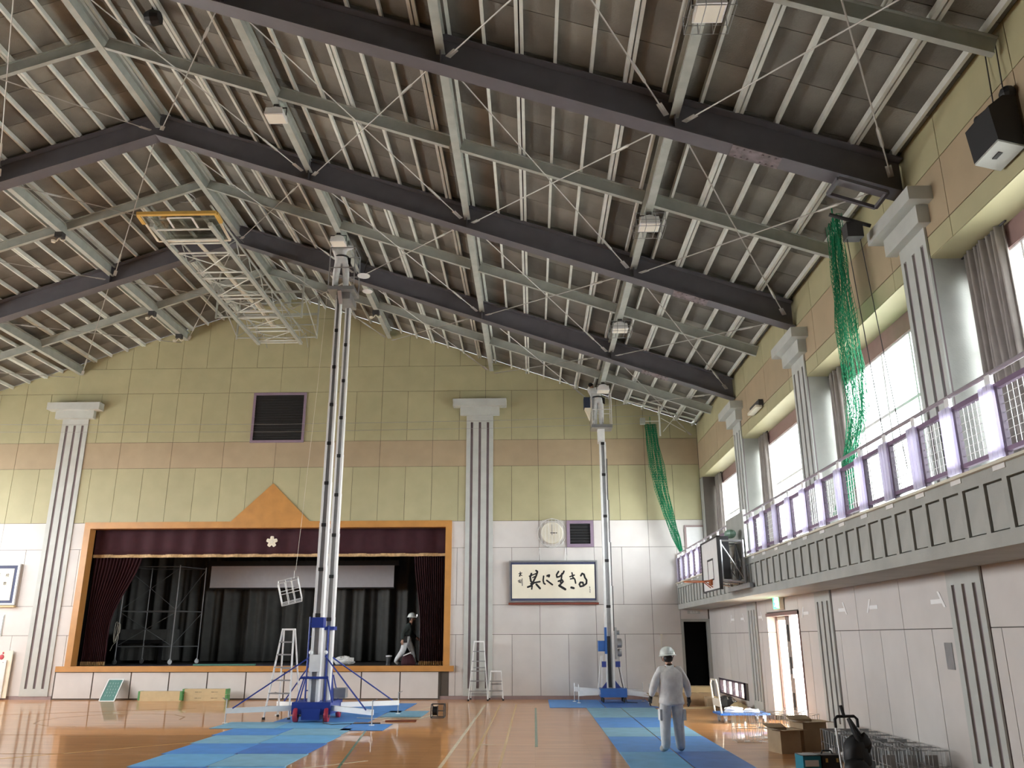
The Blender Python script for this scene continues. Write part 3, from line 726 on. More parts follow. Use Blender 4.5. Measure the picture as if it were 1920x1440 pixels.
mesh_me = mb.mesh('mesh_panel', 'wire')
for y in ys:
    if gap(y-.5, y+.3): continue
    l = y-16.0
    link('post', pm, rail, (0, l, 0)); link('bracket', bm_, rail, (0, l+.13, 0)); link('foot_block', fm, rail, (-.03, l+.1, -.02))
    for k in range(3): link('slat', sm, rail, (-.035, l+.07+k*.088, .02))
    if not gap(y-.6, y): link('mesh_panel', mesh_me, rail, (.01, l-.025, 0))

# ---- curtains at the upper windows
def curtain(y0, y1, label, x=5.93):
    t = thing('window_curtain', label, 'curtain', (x, (y0+y1)/2, 3.58), group='gathered curtains at the upper windows')
    w = y1-y0; n = max(6, int(w/.11))
    def fn(u, v): return (.045*math.sin(u*n*2*PI) + .02*math.sin(u*17+v*3), (u-.5)*w + .02*math.sin(v*4+u*9), v*3.2)
    b = B().sheet(fn, n*8, 6); o = b.obj('cloth', 'curtain', t, smooth=True)
    sd = o.modifiers.new('thickness', 'SOLIDIFY'); sd.thickness = .006
    B().tube([(0, -w/2-.1, 3.2), (0, w/2+.1, 3.2)], .015, 6).obj('curtain_rail', 'dark', t)
curtain(9.55, 10.45, 'gathered grey-brown curtain beside the nearest upper pilaster, right of the green net')
curtain(15.25, 15.85, 'gathered grey-brown curtain just left of the hanging green net')
curtain(20.6, 21.25, 'gathered grey-brown curtain by the window under the emergency lamp')
curtain(26.0, 26.7, 'gathered grey-brown curtain in the corner beside the stage wall')

# ---- nets
def net(name, label, path, width, loc, seed, strands=26, up_=(0, 1, 0), r=1.0):
    rnd = random.Random(seed); t = thing(name, label, 'net', loc)
    N = len(path); b = B(); cols = []
    for k in range(strands):
        a = (k/(strands-1)-.5); ph = rnd.random()*6
        pts = []
        for i, (p, w) in enumerate(zip(path, width)):
            o = Vector(up_)*a*w + Vector((math.sin(ph+i*1.7)*.05*min(1, w*2), 0, 0)); pts.append(Vector(p)+o+Vector((rnd.uniform(-.012, .012), rnd.uniform(-.02, .02), 0)))
        cols.append(pts)
    def samp(pts, t_):
        f = t_*(N-1); i = min(int(f), N-2); return pts[i].lerp(pts[i+1], f-i)
    R = 60
    for k, pts in enumerate(cols): b.tube([samp(pts, j/24) for j in range(25)], .0042*r, 3)
    for j in range(R):                       # diagonal knotted cords
        for k in range(strands-1):
            p0 = samp(cols[k], j/R); p1 = samp(cols[k+1], (j+1)/R if k % 2 == 0 else max(0, j-1)/R)
            b.tube([p0, p1], .0032*r, 3)
    o = b.obj('netting', 'net', t); o['kind'] = 'stuff'
    b = B().tube([path[0], (path[0][0], path[0][1], path[0][2]+.25)], .012, 5); b.obj('hanging_cord', 'net', t)
    return t
net('divider_net', 'green divider net hanging gathered in front of the second tall window', [(0,0,0), (0,0,-.9), (0,.02,-1.8), (.02,.05,-2.7), (0,.05,-3.4), (-.2,.05,-4.15), (-.45,-.1,-4.95)], [.50,.62,.78,.85,.8,.55,.6], (5.12, 12.72, 8.55), 3, 50)
net('divider_net', 'green divider net swept down to the balcony rail at the stage wall corner', [(0,0,0), (.06,0,-.7), (.14,0,-1.4), (.26,0,-2.2), (.44,0,-3.0), (.63,0,-3.7), (.78,0,-4.2)], [.36,.40,.42,.40,.34,.24,.08], (3.9, 26.7, 8.55), 4, 40, (1, 0, 0), 1.5)
# ---- net winch frame under the nearest rafter
t = thing('net_pulley', 'grey net pulley frame bolted under the right end of the nearest rafter', 'pulley', (4.88, 11.15, 8.08))
b = B(); b.bar((-.38, .1, .13), (.30, .1, -.11), .05, .05); b.bar((-.38, -.35, .13), (.30, -.35, -.11), .05, .05); b.bar((-.38, -.35, .13), (-.38, .1, .13), .05, .05); b.bar((.30, -.35, -.11), (.30, .1, -.11), .05, .05); b.obj('frame', 'rafter', t)
b = B(); b.tube([(-.3, .35, -.08), (.3, .35, -.28)], .03, 8); b.obj('roller', 'dark', t)
b = B(); b.box(-.10, .14, .25, .45, -.50, -.26); b.obj('motor_box', 'dark', t)
b = B(); b.tube([(-.08, .35, -.5), (.15, .5, -4.0)], .008, 4); b.tube([(.12, .35, -.5), (.4, .5, -4.0)], .008, 4); b.obj('rope', 'dark', t)
# ---- net wires between the side walls
t = thing('net_wire', 'pair of thin steel wires strung across the stage wall', 'wire', (-8.5, 26.9, 8.45))
b = B()
for zz in (0, .26): b.tube([(-14, 0, zz+.12), (-7, 0, zz+.04), (0, 0, zz), (7, 0, zz+.06), (13, 0, zz+.2)], .006, 4)
b.obj('wire', 'gwire', t)
t = thing('rail_bracket', 'pale tube bracket and pulley for the net in the roof corner', 'bracket', (4.4, 26.2, 8.95))
b = B(); b.tube([(-1.3, 0, .45), (1.0, 0, -.25)], .03, 6); b.tube([(-1.3, .25, .35), (1.0, .25, -.35)], .03, 6); b.tube([(-.25, .1, .1), (-.25, .1, -.9)], .03, 6); b.tube([(-.25, .1, -.4), (-.75, .1, -.4)], .015, 6); b.tube([(-.2, .1, -.3), (.6, .2, -.75)], .012, 5); b.tube([(-.15, .1, -.75), (.4, .2, -.1)], .012, 5); b.obj('tube_frame', 'purlin', t)
B().box(-.88, -.72, .02, .18, -.5, -.3).obj('pulley_box', 'beam', t)

# ---- wall loudspeaker, emergency lamp, exit sign, tape arrows, plate
t = thing('wall_speaker', 'black box loudspeaker with grey underside high on the right wall', 'speaker', (5.48, 8.36, 7.30))
b = B(); b.prism([(-.02, .34), (-.16, .34), (-.34, .20), (-.30, -.22), (-.02, -.30)], 'y', -.26, .26); b.obj('cabinet', 'black', t)
b = B(); b.add([(-.30, -.25, -.222), (-.30, .25, -.222), (-.02, .25, -.302), (-.02, -.25, -.302), (-.30, -.25, -.245), (-.30, .25, -.245), (-.02, .25, -.325), (-.02, -.25, -.325)], [(0,3,2,1),(4,5,6,7),(0,1,5,4),(1,2,6,5),(2,3,7,6),(3,0,4,7)]); b.obj('base_plate', 'concrete', t)
b = B(); b.box(-.21, -.11, -.08, .06, -.285, -.265); b.obj('base_slot', 'black', t)
b = B(); b.ball((-.06, -.20, .40), .09); b.tube([(-.06, -.20, .38), (-.17, .22, .36)], .04, 8); b.ball((-.17, .24, .36), .05); b.obj('mount', 'black', t)
b = B(); b.tube([(-.05, .1, .4), (.0, .14, 1.3)], .008, 4); b.tube([(-.05, -.12, .4), (.0, -.08, 1.3)], .008, 4); b.obj('cord', 'dark', t)
t = thing('emergency_lamp', 'small cream emergency lamp on the orange band of the right wall', 'lamp', (5.48, 19.5, 7.15))
B().box(-.10, 0, -.42, .42, -.07, .07).obj('housing', 'dark', t)
B().box(-.17, -.02, -.40, .40, -.12, -.06).obj('diffuser', 'cream', t)
t = thing('exit_sign', 'lit green exit sign with running figure above the side door', 'exit sign', (5.48, 19.18, 2.55))
B().box(-.10, .0, -.24, .24, -.15, .15).obj('housing', 'cream', t)
B().box(-.106, -.10, -.22, .22, -.135, .135).obj('sign_face', 'exit', t)
b = B()
b.ball((-.109, .02, .085), (.004, .028, .028), 8, 5)
for p, q in (((.02, .05), (-.01, -.03)), ((-.01, -.03), (-.07, -.05)), ((-.07, -.05), (-.08, -.11)), ((-.01, -.03), (.05, -.08)), ((.05, -.08), (.10, -.08)), ((.02, .045), (.08, .01)), ((.02, .045), (-.05, .01))):
    b.bar((-.108, p[0], p[1]), (-.108, q[0], q[1]), .006, .026, (1, 0, 0))
b.box(-.11, -.107, -.19, -.12, -.12, .12)
b.obj('running_figure', 'exitw', t)
for i, (y, sgn, l) in enumerate(((11.86, 1, 'white tape arrow nearest the camera on the right wall, pointing right'), (14.06, -1, 'white tape arrow pointing left, midway along the right wall'), (15.5, 1, 'white tape arrow pointing right, just before the middle lower pilaster'),
                    (17.55, -1, 'white tape arrow pointing left, right beside the bright door'), (21.1, 1, 'faint white tape arrow left of the bright door'), (22.9, 1, 'faint white tape arrow, first beyond the farthest lower pilaster'), (24.0, -1, 'faint white tape arrow nearest the dark doorway'))):
    s = -sgn
    b = B(); b.prism([(-.19, -.03), (.15, -.03), (.15, .03), (-.19, .03)], 'x', -.004, 0); 
    e = .19*s
    b.prism([(e-s*.09-.03, .13), (e-s*.09+.03, .13), (e+s*.05+.03, -.08), (e+s*.05-.03, -.08)], 'x', -.006, -.002)
    o = b.obj('tape_arrow', 'tape'); o.location = (XR-.001, y, 2.275); tag(o, l, 'tape arrow', 'tape arrows along the right wall')
o = B().box(-.012, 0, -.10, .10, -.17, .17).obj('wall_plate', 'alu_d'); o.location = (XR-.001, 11.68, 1.57); tag(o, 'plain grey metal plate on the right wall beside the nearest lower pilaster', 'wall plate')

# ---- side basketball hoop on the balcony
t = thing('side_hoop', 'basketball hoop with white backboard standing out from the balcony', 'basketball hoop', (4.5, 18.75, 2.7))
b = B().box(-.60, -.56, -.86, .86, .10, 1.15); o = b.obj('backboard', 'white', t)
b = B()
for a in ((-.62, -.60, -.90, .90, .07, .10), (-.62, -.55, -.90, -.86, .07, 1.18), (-.62, -.55, .86, .90, .07, 1.18), (-.62, -.55, -.90, .90, 1.15, 1.18)): b.box(*a)
b.obj('board_edge', 'dark', o)
b = B()
for a in ((-.606, -.60, -.30, .30, .30, .33), (-.606, -.60, -.30, .30, .72, .76), (-.606, -.60, -.30, -.27, .30, .76), (-.606, -.60, .27, .30, .30, .76)): b.box(*a)
b.obj('target_square', 'dark', o)
b = B(); b.tube([(-.98+.225*math.cos(a), .225*math.sin(a), .28) for a in [2*PI*k/20 for k in range(20)]], .012, 6, True); b.tube([(-.60, -.12, .15), (-.76, -.08, .275)], .012, 5); b.tube([(-.60, .12, .15), (-.76, .08, .275)], .012, 5); b.box(-.64, -.60, -.12, .12, .2, .32)
for s in (-.16, .16): b.tube([(-.6, s, .30), (-.82, s, .28)], .012, 5)
b.obj('rim', 'orange_rim', t)
b = B()
for yy in (-.75, -.15, .6):
    b.tube([(-.52, yy, .25), (-.52, yy, 1.1)], .03, 6); b.tube([(-.05, yy, .2), (-.05, yy, 1.1)], .03, 6); b.tube([(-.52, yy, .27), (-.05, yy, .22)], .022, 6); b.tube([(-.52, yy, 1.08), (-.05, yy, 1.08)], .022, 6); b.tube([(-.52, yy, 1.05), (-.05, yy, .27)], .014, 5)
for zz in (.27, 1.08): b.tube([(-.52, -.75, zz), (-.52, .6, zz)], .022, 6); b.tube([(-.05, -.75, zz), (-.05, .6, zz)], .022, 6)
b.tube([(-.05, -.75, .27), (-.05, -.15, 1.08)], .014, 5); b.tube([(-.05, .6, .27), (-.05, -.15, 1.08)], .014, 5)
b.obj('support_frame', 'alu_d', t)
b = B(); b.box(-.50, -.30, -.6, .5, .3, 1.2); b.obj('winding_gear', 'black', t)
b = B(); b.box(-.04, .04, -1.05, .95, .1, .2); b.obj('base_rail', 'alu_d', t)
b = B(); b.ball((-.14, -.1, 1.30), (.13, .2, .10)); b.obj('motor', mat('pale_green_motor', (.25, .42, .32), .4), t)
t = thing('guard_board', 'flat grey board closing the balcony railing behind the side hoop', 'board', (4.6, 19.1, 3.455))
B().box(-.02, .02, -.84, .84, 0, 1.0).obj('board', 'concrete', t)
B().box(-.03, .03, -.88, -.84, -.4, 1.02).obj('edge_post', 'white', t)
# ================================================================== STAGE CONTENTS
def drape(name, label, fn, nu, nv, m, cat='curtain', group=None, loc=(0,0,0), th=.01):
    t = thing(name, label, cat, loc, group=group)
    o = B().sheet(fn, nu, nv).obj('cloth', m, t, smooth=True)
    s = o.modifiers.new('thickness', 'SOLIDIFY'); s.thickness = th
    return t
VW = OX1-OX0
t = drape('stage_valance', 'maroon velvet valance across the top of the stage opening', lambda u, v: ((u-.5)*VW, .03*math.sin(u*VW*9)+.012*math.sin(u*61), v*.86), 500, 3, 'maroon', loc=((OX0+OX1)/2, D+.37, 4.46))
o = B().sheet(lambda u, v: ((u-.5)*VW, .035*math.sin(u*VW*9)-.012, -.09+v*.10), 500, 1).obj('gold_fringe', 'fringe', t); s = o.modifiers.new('thickness', 'SOLIDIFY'); s.thickness = .02
def side_curtain(sgn, label, wt, wb, loc):
    def wid(v):
        if v < .30: return wb
        k = (v-.30)/.70; return wb + (wt-wb)*k*k*(3-2*k)*.9 + (wt-wb)*.1*k
    n = 14
    t = drape('stage_curtain', label, lambda u, v: (sgn*u*wid(v), .07*math.sin(u*n*2*PI)*(1-.3*v)+.02*math.sin(v*5+u*8), .13+v*3.45), 224, 16, 'maroon', loc=loc, group='maroon stage side curtains')
    o = B().sheet(lambda u, v: (sgn*u*wb, .075*math.sin(u*n*2*PI)-.01, .02+v*.12), 224, 1).obj('gold_hem', 'fringe', t); s = o.modifiers.new('thickness', 'SOLIDIFY'); s.thickness = .015
side_curtain(1, 'maroon velvet curtain gathered at the left side of the stage', 1.6, .78, (OX0+.02, D+.48, OZ0))
side_curtain(-1, 'maroon velvet curtain gathered at the right side of the stage', 1.05, .80, (OX1-.02, D+.48, OZ0))
rr = random.Random(5); ph = [rr.uniform(0, 6) for _ in range(8)]
def backfn(u, v):
    x = (u-.5)*15
    return (x, .14*math.sin(x*8.5+ph[0]+1.1*math.sin(x*1.3))+.10*math.sin(x*3.7+ph[1]+v*.6)+.05*math.sin(x*19+ph[2]), v*4.9)
drape('backdrop_curtain', 'black pleated backdrop curtain along the rear of the stage', backfn, 900, 4, 'blackcloth', loc=(-8.7, 32.15, OZ0+.03))
t = thing('projection_screen', 'pale grey projection screen lowered part way in front of the black backdrop', 'screen', (-8.6, 31.4, 3.58))
B().box(-3.45, 3.42, -.006, .006, .02, .82).obj('screen_cloth', 'screen', t)
B().tube([(-3.47, 0, .01), (3.44, 0, .01)], .025, 8).obj('weight_bar', 'dark', t)
B().box(-3.6, 3.6, -.09, .09, .82, 1.0).obj('case', 'black', t)
# flower emblem on the valance
t = thing('school_emblem', 'cream five-pointed blossom emblem on the maroon valance', 'emblem', (-8.62, D+.30, 4.86))
b = B()
pts = []
for k in range(40):
    a = 2*PI*k/40; r = .160+.038*math.cos(5*(a-PI/2)) - .016*math.cos(10*(a-PI/2)); pts.append((r*math.cos(a), r*math.sin(a)))
b.prism(pts, 'y', 0, .03); b.obj('blossom', 'paper', t)
b = B(); b.lathe([(.05, -.014), (.062, -.002)], (0, 0, 0), 14, 'y')
for k in range(5):
    a = PI/2+2*PI*k/5; b.bar((.06*math.cos(a), -.006, .06*math.sin(a)), (.15*math.cos(a), -.006, .15*math.sin(a)), .014, .014, (0, 1, 0))
b.obj('blossom_relief', 'cream', t)
# rolling scaffold tower
t = thing('scaffold_tower', 'thin steel rolling scaffold tower on casters at the left of the stage', 'scaffold', (-13.1, 29.7, OZ0))
P4 = [(-1.15, -.4), (.75, -.4), (1.22, .75), (-.75, .75)]
for x, y in P4: B().tube([(x, y, .18), (x, y, 3.3)], .020, 6).obj('post', mat('dull_scaffold_tube', (.30, .31, .32), .5), t)
b = B()
for zz in (.58, 1.75, 3.25):
    for i in range(4): b.tube([(*P4[i], zz), (*P4[(i+1) % 4], zz)], .016, 5)
for z0, z1 in ((.6, 1.7), (1.8, 3.2)):
    b.tube([(*P4[0], z0), (*P4[1], z1)], .010, 5); b.tube([(*P4[0], z1), (*P4[1], z0)], .010, 5); b.tube([(*P4[1], z0), (*P4[2], z1)], .010, 5)
b.obj('brace', mat('dark_scaffold_brace', (.16, .17, .18), .5), t)
for x, y in P4:
    b = B(); b.lathe([(.075, -.02), (.08, 0), (.075, .02)], (x, y, .08), 12, 'y'); b.box(x-.02, x+.02, y-.035, y+.035, .08, .18); b.obj('caster', 'alu_d', t)
b = B()
for k in range(4): b.tube([(-1.15+.03*math.cos(a)+.06*math.sin(a*.5+k), -.45-.02*k, 1.05+.32*math.sin(a)*(.8+.1*k)) for a in [2*PI*j/12 for j in range(12)]], .010, 4, True)
b.tube([(-1.1, -.46, .8), (-1.25, -.48, .62), (-1.32, -.47, .45)], .010, 4); b.obj('rope_coil', 'rope', t)
# dark covered piano
t = thing('covered_piano', 'dark piano-like shape under a black cover behind the scaffold', 'piano', (-14.0, 31.15, OZ0))
def cov(u, v):
    a = 2*PI*u; r = 1.0
    x = max(-1, min(1, 1.35*math.cos(a)))*.95; y = max(-1, min(1, 1.35*math.sin(a)))*.42
    return (x*(1+.06*(1-v)+.02*math.sin(a*22)*(1-v)), y*(1+.1*(1-v)+.04*math.sin(a*22)*(1-v)), .1+v*1.05)
b = B().sheet(cov, 88, 5); b.box(-.93, .93, -.40, .40, 1.0, 1.16); b.obj('cover', 'blackcloth', t)
b = B().box(-.8, .8, -.7, -.3, .68, .80); b.obj('keyboard_lid', 'black', t)
for s in (-.75, .75): b = B(); b.box(s-.05, s+.05, -.66, -.56, 0, .68); b.box(s-.05, s+.05, -.56, .35, 0, .12); b.obj('leg', 'black', t)
o = B().sheet(lambda u, v: (-14.45+u*8.2, 27.62+v*.9, OZ0+.006+.004*math.sin(u*40)), 60, 2).obj('stage_sheet', mat('blue_dust_sheet', (.03, .05, .12), .7)); s = o.modifiers.new('thickness', 'SOLIDIFY'); s.thickness = .006
tag(o, 'thin dark blue dust sheet along the front of the stage floor', 'sheet')
o = B().box(-2.0, 0, -.05, .05, 0, .05).obj('stage_plank', mat('green_plank', (.06, .20, .14), .6)); o.location = (-8.9, 27.7, OZ0+.012); tag(o, 'thin green strip lying at the front edge of the stage floor', 'strip')
t = thing('plastic_bag', 'crumpled white plastic bag on the stage behind the nearer lift', 'bag', (-6.15, 28.0, OZ0+.012))
rr = random.Random(9); b = B().ball((0, 0, .13), (.34, .2, .14), 14, 9); b.v = [(x*(1+rr.uniform(-.16, .16)), y*(1+rr.uniform(-.2, .2)), max(0, z*(1+rr.uniform(-.22, .22)))) for x, y, z in b.v]; b.obj('bag_body', 'bag', t)
b = B().lathe([(.05, .0), (.11, .05), (.09, .10), (.03, .10)], (.15, -.12, .14), 9, 'y'); b.obj('bag_neck', 'bag', t)
t = thing('dark_canister', 'small dark canister with pale lid at the front of the stage', 'canister', (-4.72, 28.2, OZ0+.0))
B().lathe([(.10, 0), (.10, .03), (.085, .04), (.085, .26)], n=14).obj('canister_body', 'dark', t)
B().lathe([(.10, .26), (.10, .30), (.02, .31)], n=14).obj('lid', 'screen', t)
t = thing('maroon_sack', 'maroon sack with a white patch beside the walking worker on stage', 'sack', (-4.02, 27.72, OZ0))
b = B().lathe([(.20, 0), (.24, .06), (.20, .20), (.13, .33), (.05, .36)], n=16); rr = random.Random(3); b.v = [(x*(1+rr.uniform(-.08, .08)), y, z) for x, y, z in b.v]; b.obj('sack_body', 'maroon', t)
B().bar((-.14, -.15, .30), (.10, -.15, .40), .03, .10, (0, 1, 0)).obj('white_patch', 'white', t)

# ================================================================== WALL FIXTURES ON THE STAGE WALL
def text(name, s, size, loc, m, parent, rot=(PI/2, 0, 0), ext=.001):
    c = bpy.data.curves.new(name, 'FONT'); c.body = s; c.size = size; c.align_x = 'CENTER'; c.align_y = 'CENTER'; c.extrude = ext
    o = bpy.data.objects.new(name, c); C.objects.link(o); bpy.context.view_layer.update()
    me = bpy.data.meshes.new_from_object(o.evaluated_get(bpy.context.evaluated_depsgraph_get())); bpy.data.objects.remove(o); me.materials.clear(); me.materials.append(M[m])
    return link(name, me, parent, loc, rot)
t = thing('wall_clock', 'round white wall clock in a wire guard showing three', 'clock', (.61, D, 5.05))
B().lathe([(.355, 0), (.355, -.06), (.335, -.085), (.32, -.085)], n=40, ax='y').obj('rim', 'cream', t)
B().lathe([(.322, -.07), (.322, -.078)], n=40, ax='y').obj('dial', mat('pale_dial', (.86, .93, .92), .4, var=.02), t)
for k in range(12):
    a = PI/2-2*PI*(k+1)/12; text('numeral', str(k+1), .085, (.25*math.cos(a), -.081, .25*math.sin(a)), 'dark', t)
B().prism([(-.05, -.014), (.16, -.012), (.17, 0), (.16, .012), (-.05, .014)], 'y', -.086, -.082).obj('hour_hand', 'ink', t)
B().prism([(-.012, -.07), (.012, -.07), (.009, .27), (-.009, .27)], 'y', -.090, -.087).obj('minute_hand', 'ink', t)
b = B()
for s in (-1, 1):
    b.tube([(-.42+.02, -.02, s*.20), (-.33, -.14, s*.33*1.15), (0, -.15, s*.46), (.33, -.14, s*.33*1.15), (.40, -.02, s*.20)], .007, 4)
for k in range(-3, 4): b.tube([(k*.11, -.0, .46-.012*k*k), (k*.11, -.15, .44-.012*k*k), (k*.11, -.15, -.44+.012*k*k), (k*.11, 0, -.46+.012*k*k)], .005, 4)
b.tube([(.46*math.cos(a), -.02, .46*math.sin(a)) for a in [2*PI*k/24 for k in range(24)]], .010, 5, True)
b.obj('wire_guard', 'wire', t)

# framed calligraphy
FX0, FX1, FZ0, FZ1 = -.78, 2.03, 2.88, 4.17
t = thing('framed_calligraphy', 'large framed black brush calligraphy under the clock', 'picture', ((FX0+FX1)/2, D, FZ0))
cx = (FX0+FX1)/2; ty = .085                 # the frame leans out a little at the top
hw, hh = (FX1-FX0)/2, FZ1-FZ0
def fy(z): return -.05-.06*z/hh
b = B()
def fb(x0, x1, z0, z1, d, b): b.add([(x0, fy(z0), z0), (x1, fy(z0), z0), (x1, fy(z1), z1), (x0, fy(z1), z1), (x0, fy(z0)-d, z0), (x1, fy(z0)-d, z0), (x1, fy(z1)-d, z1), (x0, fy(z1)-d, z1)], [(0,3,2,1),(4,5,6,7),(0,1,5,4),(1,2,6,5),(2,3,7,6),(3,0,4,7)])
f = .05
fb(-hw, hw, 0, f, .04, b); fb(-hw, hw, hh-f, hh, .04, b); fb(-hw, -hw+f, f, hh-f, .04, b); fb(hw-f, hw, f, hh-f, .04, b); b.obj('frame', 'alu_d', t)
b = B(); fb(-hw+f, hw-f, f, hh-f, .012, b); b.obj('mount', 'navy', t)
b = B(); fb(-hw+f+.04, hw-f-.04, f+.07, hh-f-.07, .016, b); pp = b.obj('paper', 'paper', t)
def strokes(lst, ox, oz, sx, sz):
    b = B(); k = 0
    for pts, w in lst:
        q = [((px*sx+ox), (oz-pz*sz)) for px, pz in pts]; ww = w*sx/2
        n = len(q)
        for i in range(n-1):
            (x0, z0), (x1, z1) = q[i], q[i+1]
            d = math.hypot(x1-x0, z1-z0) or 1e-6; nx, nz = -(z1-z0)/d*ww, (x1-x0)/d*ww
            e = .0008*(k % 3); k += 1
            b.add([(x0+nx, fy(z0)-.018-e, z0+nz), (x0-nx, fy(z0)-.018-e, z0-nz), (x1-nx, fy(z1)-.018-e, z1-nz), (x1+nx, fy(z1)-.018-e, z1+nz)], [(0, 1, 2, 3)])
        for i, (x, z) in enumerate(q):
            e = .0008*(k % 3); k += 1
            b.add([(x+ww*math.cos(2*PI*j/8), fy(z)-.0185-e, z+ww*math.sin(2*PI*j/8)) for j in range(8)], [tuple(range(8))])
    return b
ST = [([(530,930),(512,985),(522,1045),(545,1062)],22),([(600,885),(620,900),(602,960),(560,1045)],22),([(498,968),(560,945),(622,920)],15),([(548,990),(592,968)],13),([(520,1080),(590,1062),(655,1050)],20),
      ([(562,1070),(520,1112),(474,1130)],22),([(480,1130),(540,1112),(533,1160)],18),([(602,1090),(630,1120),(656,1150)],24),
      ([(712,968),(704,1030),(714,1075),(732,1086)],19),([(765,965),(796,954),(790,975)],24),([(758,1032),(800,1065),(840,1096)],20),
      ([(935,900),(904,950),(910,985),(950,975)],20),([(950,975),(1000,930),(1016,896)],20),([(985,930),(976,1000),(962,1062)],19),([(930,1045),(985,1025),(1000,1050),(942,1110)],20),([(942,1110),(990,1140),(1030,1165)],28),
      ([(1102,978),(1168,955)],17),([(1134,920),(1146,985),(1176,1020),(1186,1075)],18),([(1110,1012),(1166,1000)],16),([(1120,1138),(1156,1148)],26),
      ([(1265,965),(1285,930),(1313,945),(1324,990),(1350,1030),(1346,1080),(1300,1115),(1255,1125),(1240,1092),(1258,1062),(1292,1064),(1300,1098)],21),
      ([(342,930),(388,920)],10),([(364,905),(360,968)],11),([(348,968),(364,945),(388,960)],10),([(372,935),(352,955)],9),
      ([(330,1040),(362,1022)],8),([(338,1052),(364,1044)],7),([(345,1062),(366,1058)],8),([(350,1025),(350,1062)],7),([(376,1020),(374,1072)],7),([(391,1003),(393,1108)],8),
      ([(1392,1128),(1396,1150)],7),([(1392,1165),(1400,1180)],7),([(1395,1190),(1397,1215)],6)]
S_ = .0171/8
ST = [(p, w*1.25) for p, w in ST]
for a_, b_ in ((0, 8), (8, 11), (11, 16), (16, 20), (20, 21), (21, 25), (25, 31), (31, 34)):
    strokes(ST[a_:b_], -.74+(930-957)*.0171-cx, 4.15-FZ0+(1053-960)*.01662, S_, .01662/8).obj('brush_character', 'ink', pp)
B().box(-hw-.02, hw+.02, -.10, 0, -.07, -.01).obj('ledge', 'woodred', t)
b = B()
for xx in (-.42, .42): b.tube([(xx, -.02, hh+.40), (xx-.05, -.09, hh-.05)], .006, 4); b.tube([(xx, -.02, hh+.40), (xx+.04, -.09, hh-.05)], .006, 4); b.lathe([(.022, -.03), (.022, 0)], (xx, 0, hh+.4), 8, 'y')
b.obj('hanging_cord', 'wire', t)
# left framed paper
t = thing('framed_paper', 'framed cream sheet with vertical writing at the left edge, cut off', 'picture', (-17.55, D, 2.86))
def gb(x0, x1, z0, z1, y0, y1): return B().box(x0, x1, y0, y1, z0, z1)
b = B(); b.box(-.95, .88, -.10, -.02, 0, .05); b.box(-.95, .88, -.10, -.02, 1.24, 1.29); b.box(.82, .88, -.10, -.02, .05, 1.24); b.box(-.95, -.89, -.10, -.02, .05, 1.24); b.obj('frame', 'alu', t)
gb(-.89, .82, .05, 1.24, -.06, -.03).obj('mount', 'navy', t)
gb(-.80, .70, .14, 1.14, -.066, -.06).obj('paper', 'paper', t)
text('heading', '校', .12, (.50, -.069, .92), 'dark', t); text('heading', '歌', .12, (.46, -.069, .66), 'dark', t)
rr = random.Random(2); b = B()
for k in range(7):
    x = .25-k*.15; z = 1.0
    while z > .35+rr.random()*.2: b.box(x-.016, x+.016, -.068, -.0655, z-.03, z-.005); b.box(x-.004, x+.004, -.068, -.0655, z-.04, z); z -= .06
b.obj('written_column', mat('faded_ink', (.45, .38, .25), .7), t)
gb(-.97, .90, -.08, -.02, -.10, 0).obj('ledge', 'kraft2', t)
t = thing('panel_box', 'small grey flush panel on the wall below the cut-off picture frame', 'panel', (-17.2, D, 1.93))
B().box(-.3, .22, -.02, 0, 0, .6).obj('cover', 'alu_d', t); B().box(-.33, .25, -.012, 0, -.03, .63).obj('frame', 'grey_pil', t)
t = thing('white_notice_board', 'white board with a red apple shape standing at the lower left edge', 'board', (-17.1, D-.06, .0))
B().box(-.9, .66, -.03, 0, .05, 1.46).obj('board', 'paper', t)
B().box(-.9, .52, -.07, -.03, .05, 1.18).obj('front_sheet', 'white', t)
b = B(); b.ball((.33, -.035, 1.27), (.075, .012, .08), 12, 7); b.ball((.36, -.035, 1.39), (.03, .012, .035), 8, 6); b.obj('red_shape', mat('red_paint', (.50, .06, .07), .5), t)
b = B()
for k in range(4): b.box(.05+k*.12, .08+k*.12, -.073, -.07, 1.10, 1.115)
b.obj('mark', 'dark', t)
t = thing('wall_hook', 'thin pale pull cord on the wall left of the dark doorway', 'cord', (3.95, D-.02, 1.45)); B().tube([(0, 0, 0), (.0, -.01, .35), (.03, -.02, .42)], .012, 5).obj('cord', 'cream', t); B().box(-.02, .05, -.02, .02, .42, .46).obj('cleat', 'cream', t)
t = thing('door_plate', 'small white lettered plate above the dark doorway', 'sign', (5.02, D-.005, 2.56)); B().box(-.2, .2, -.012, 0, -.045, .045).obj('plate', 'grey_pil', t); text('lettering', '器具庫', .085, (0, -.0135, 0), 'white', t)

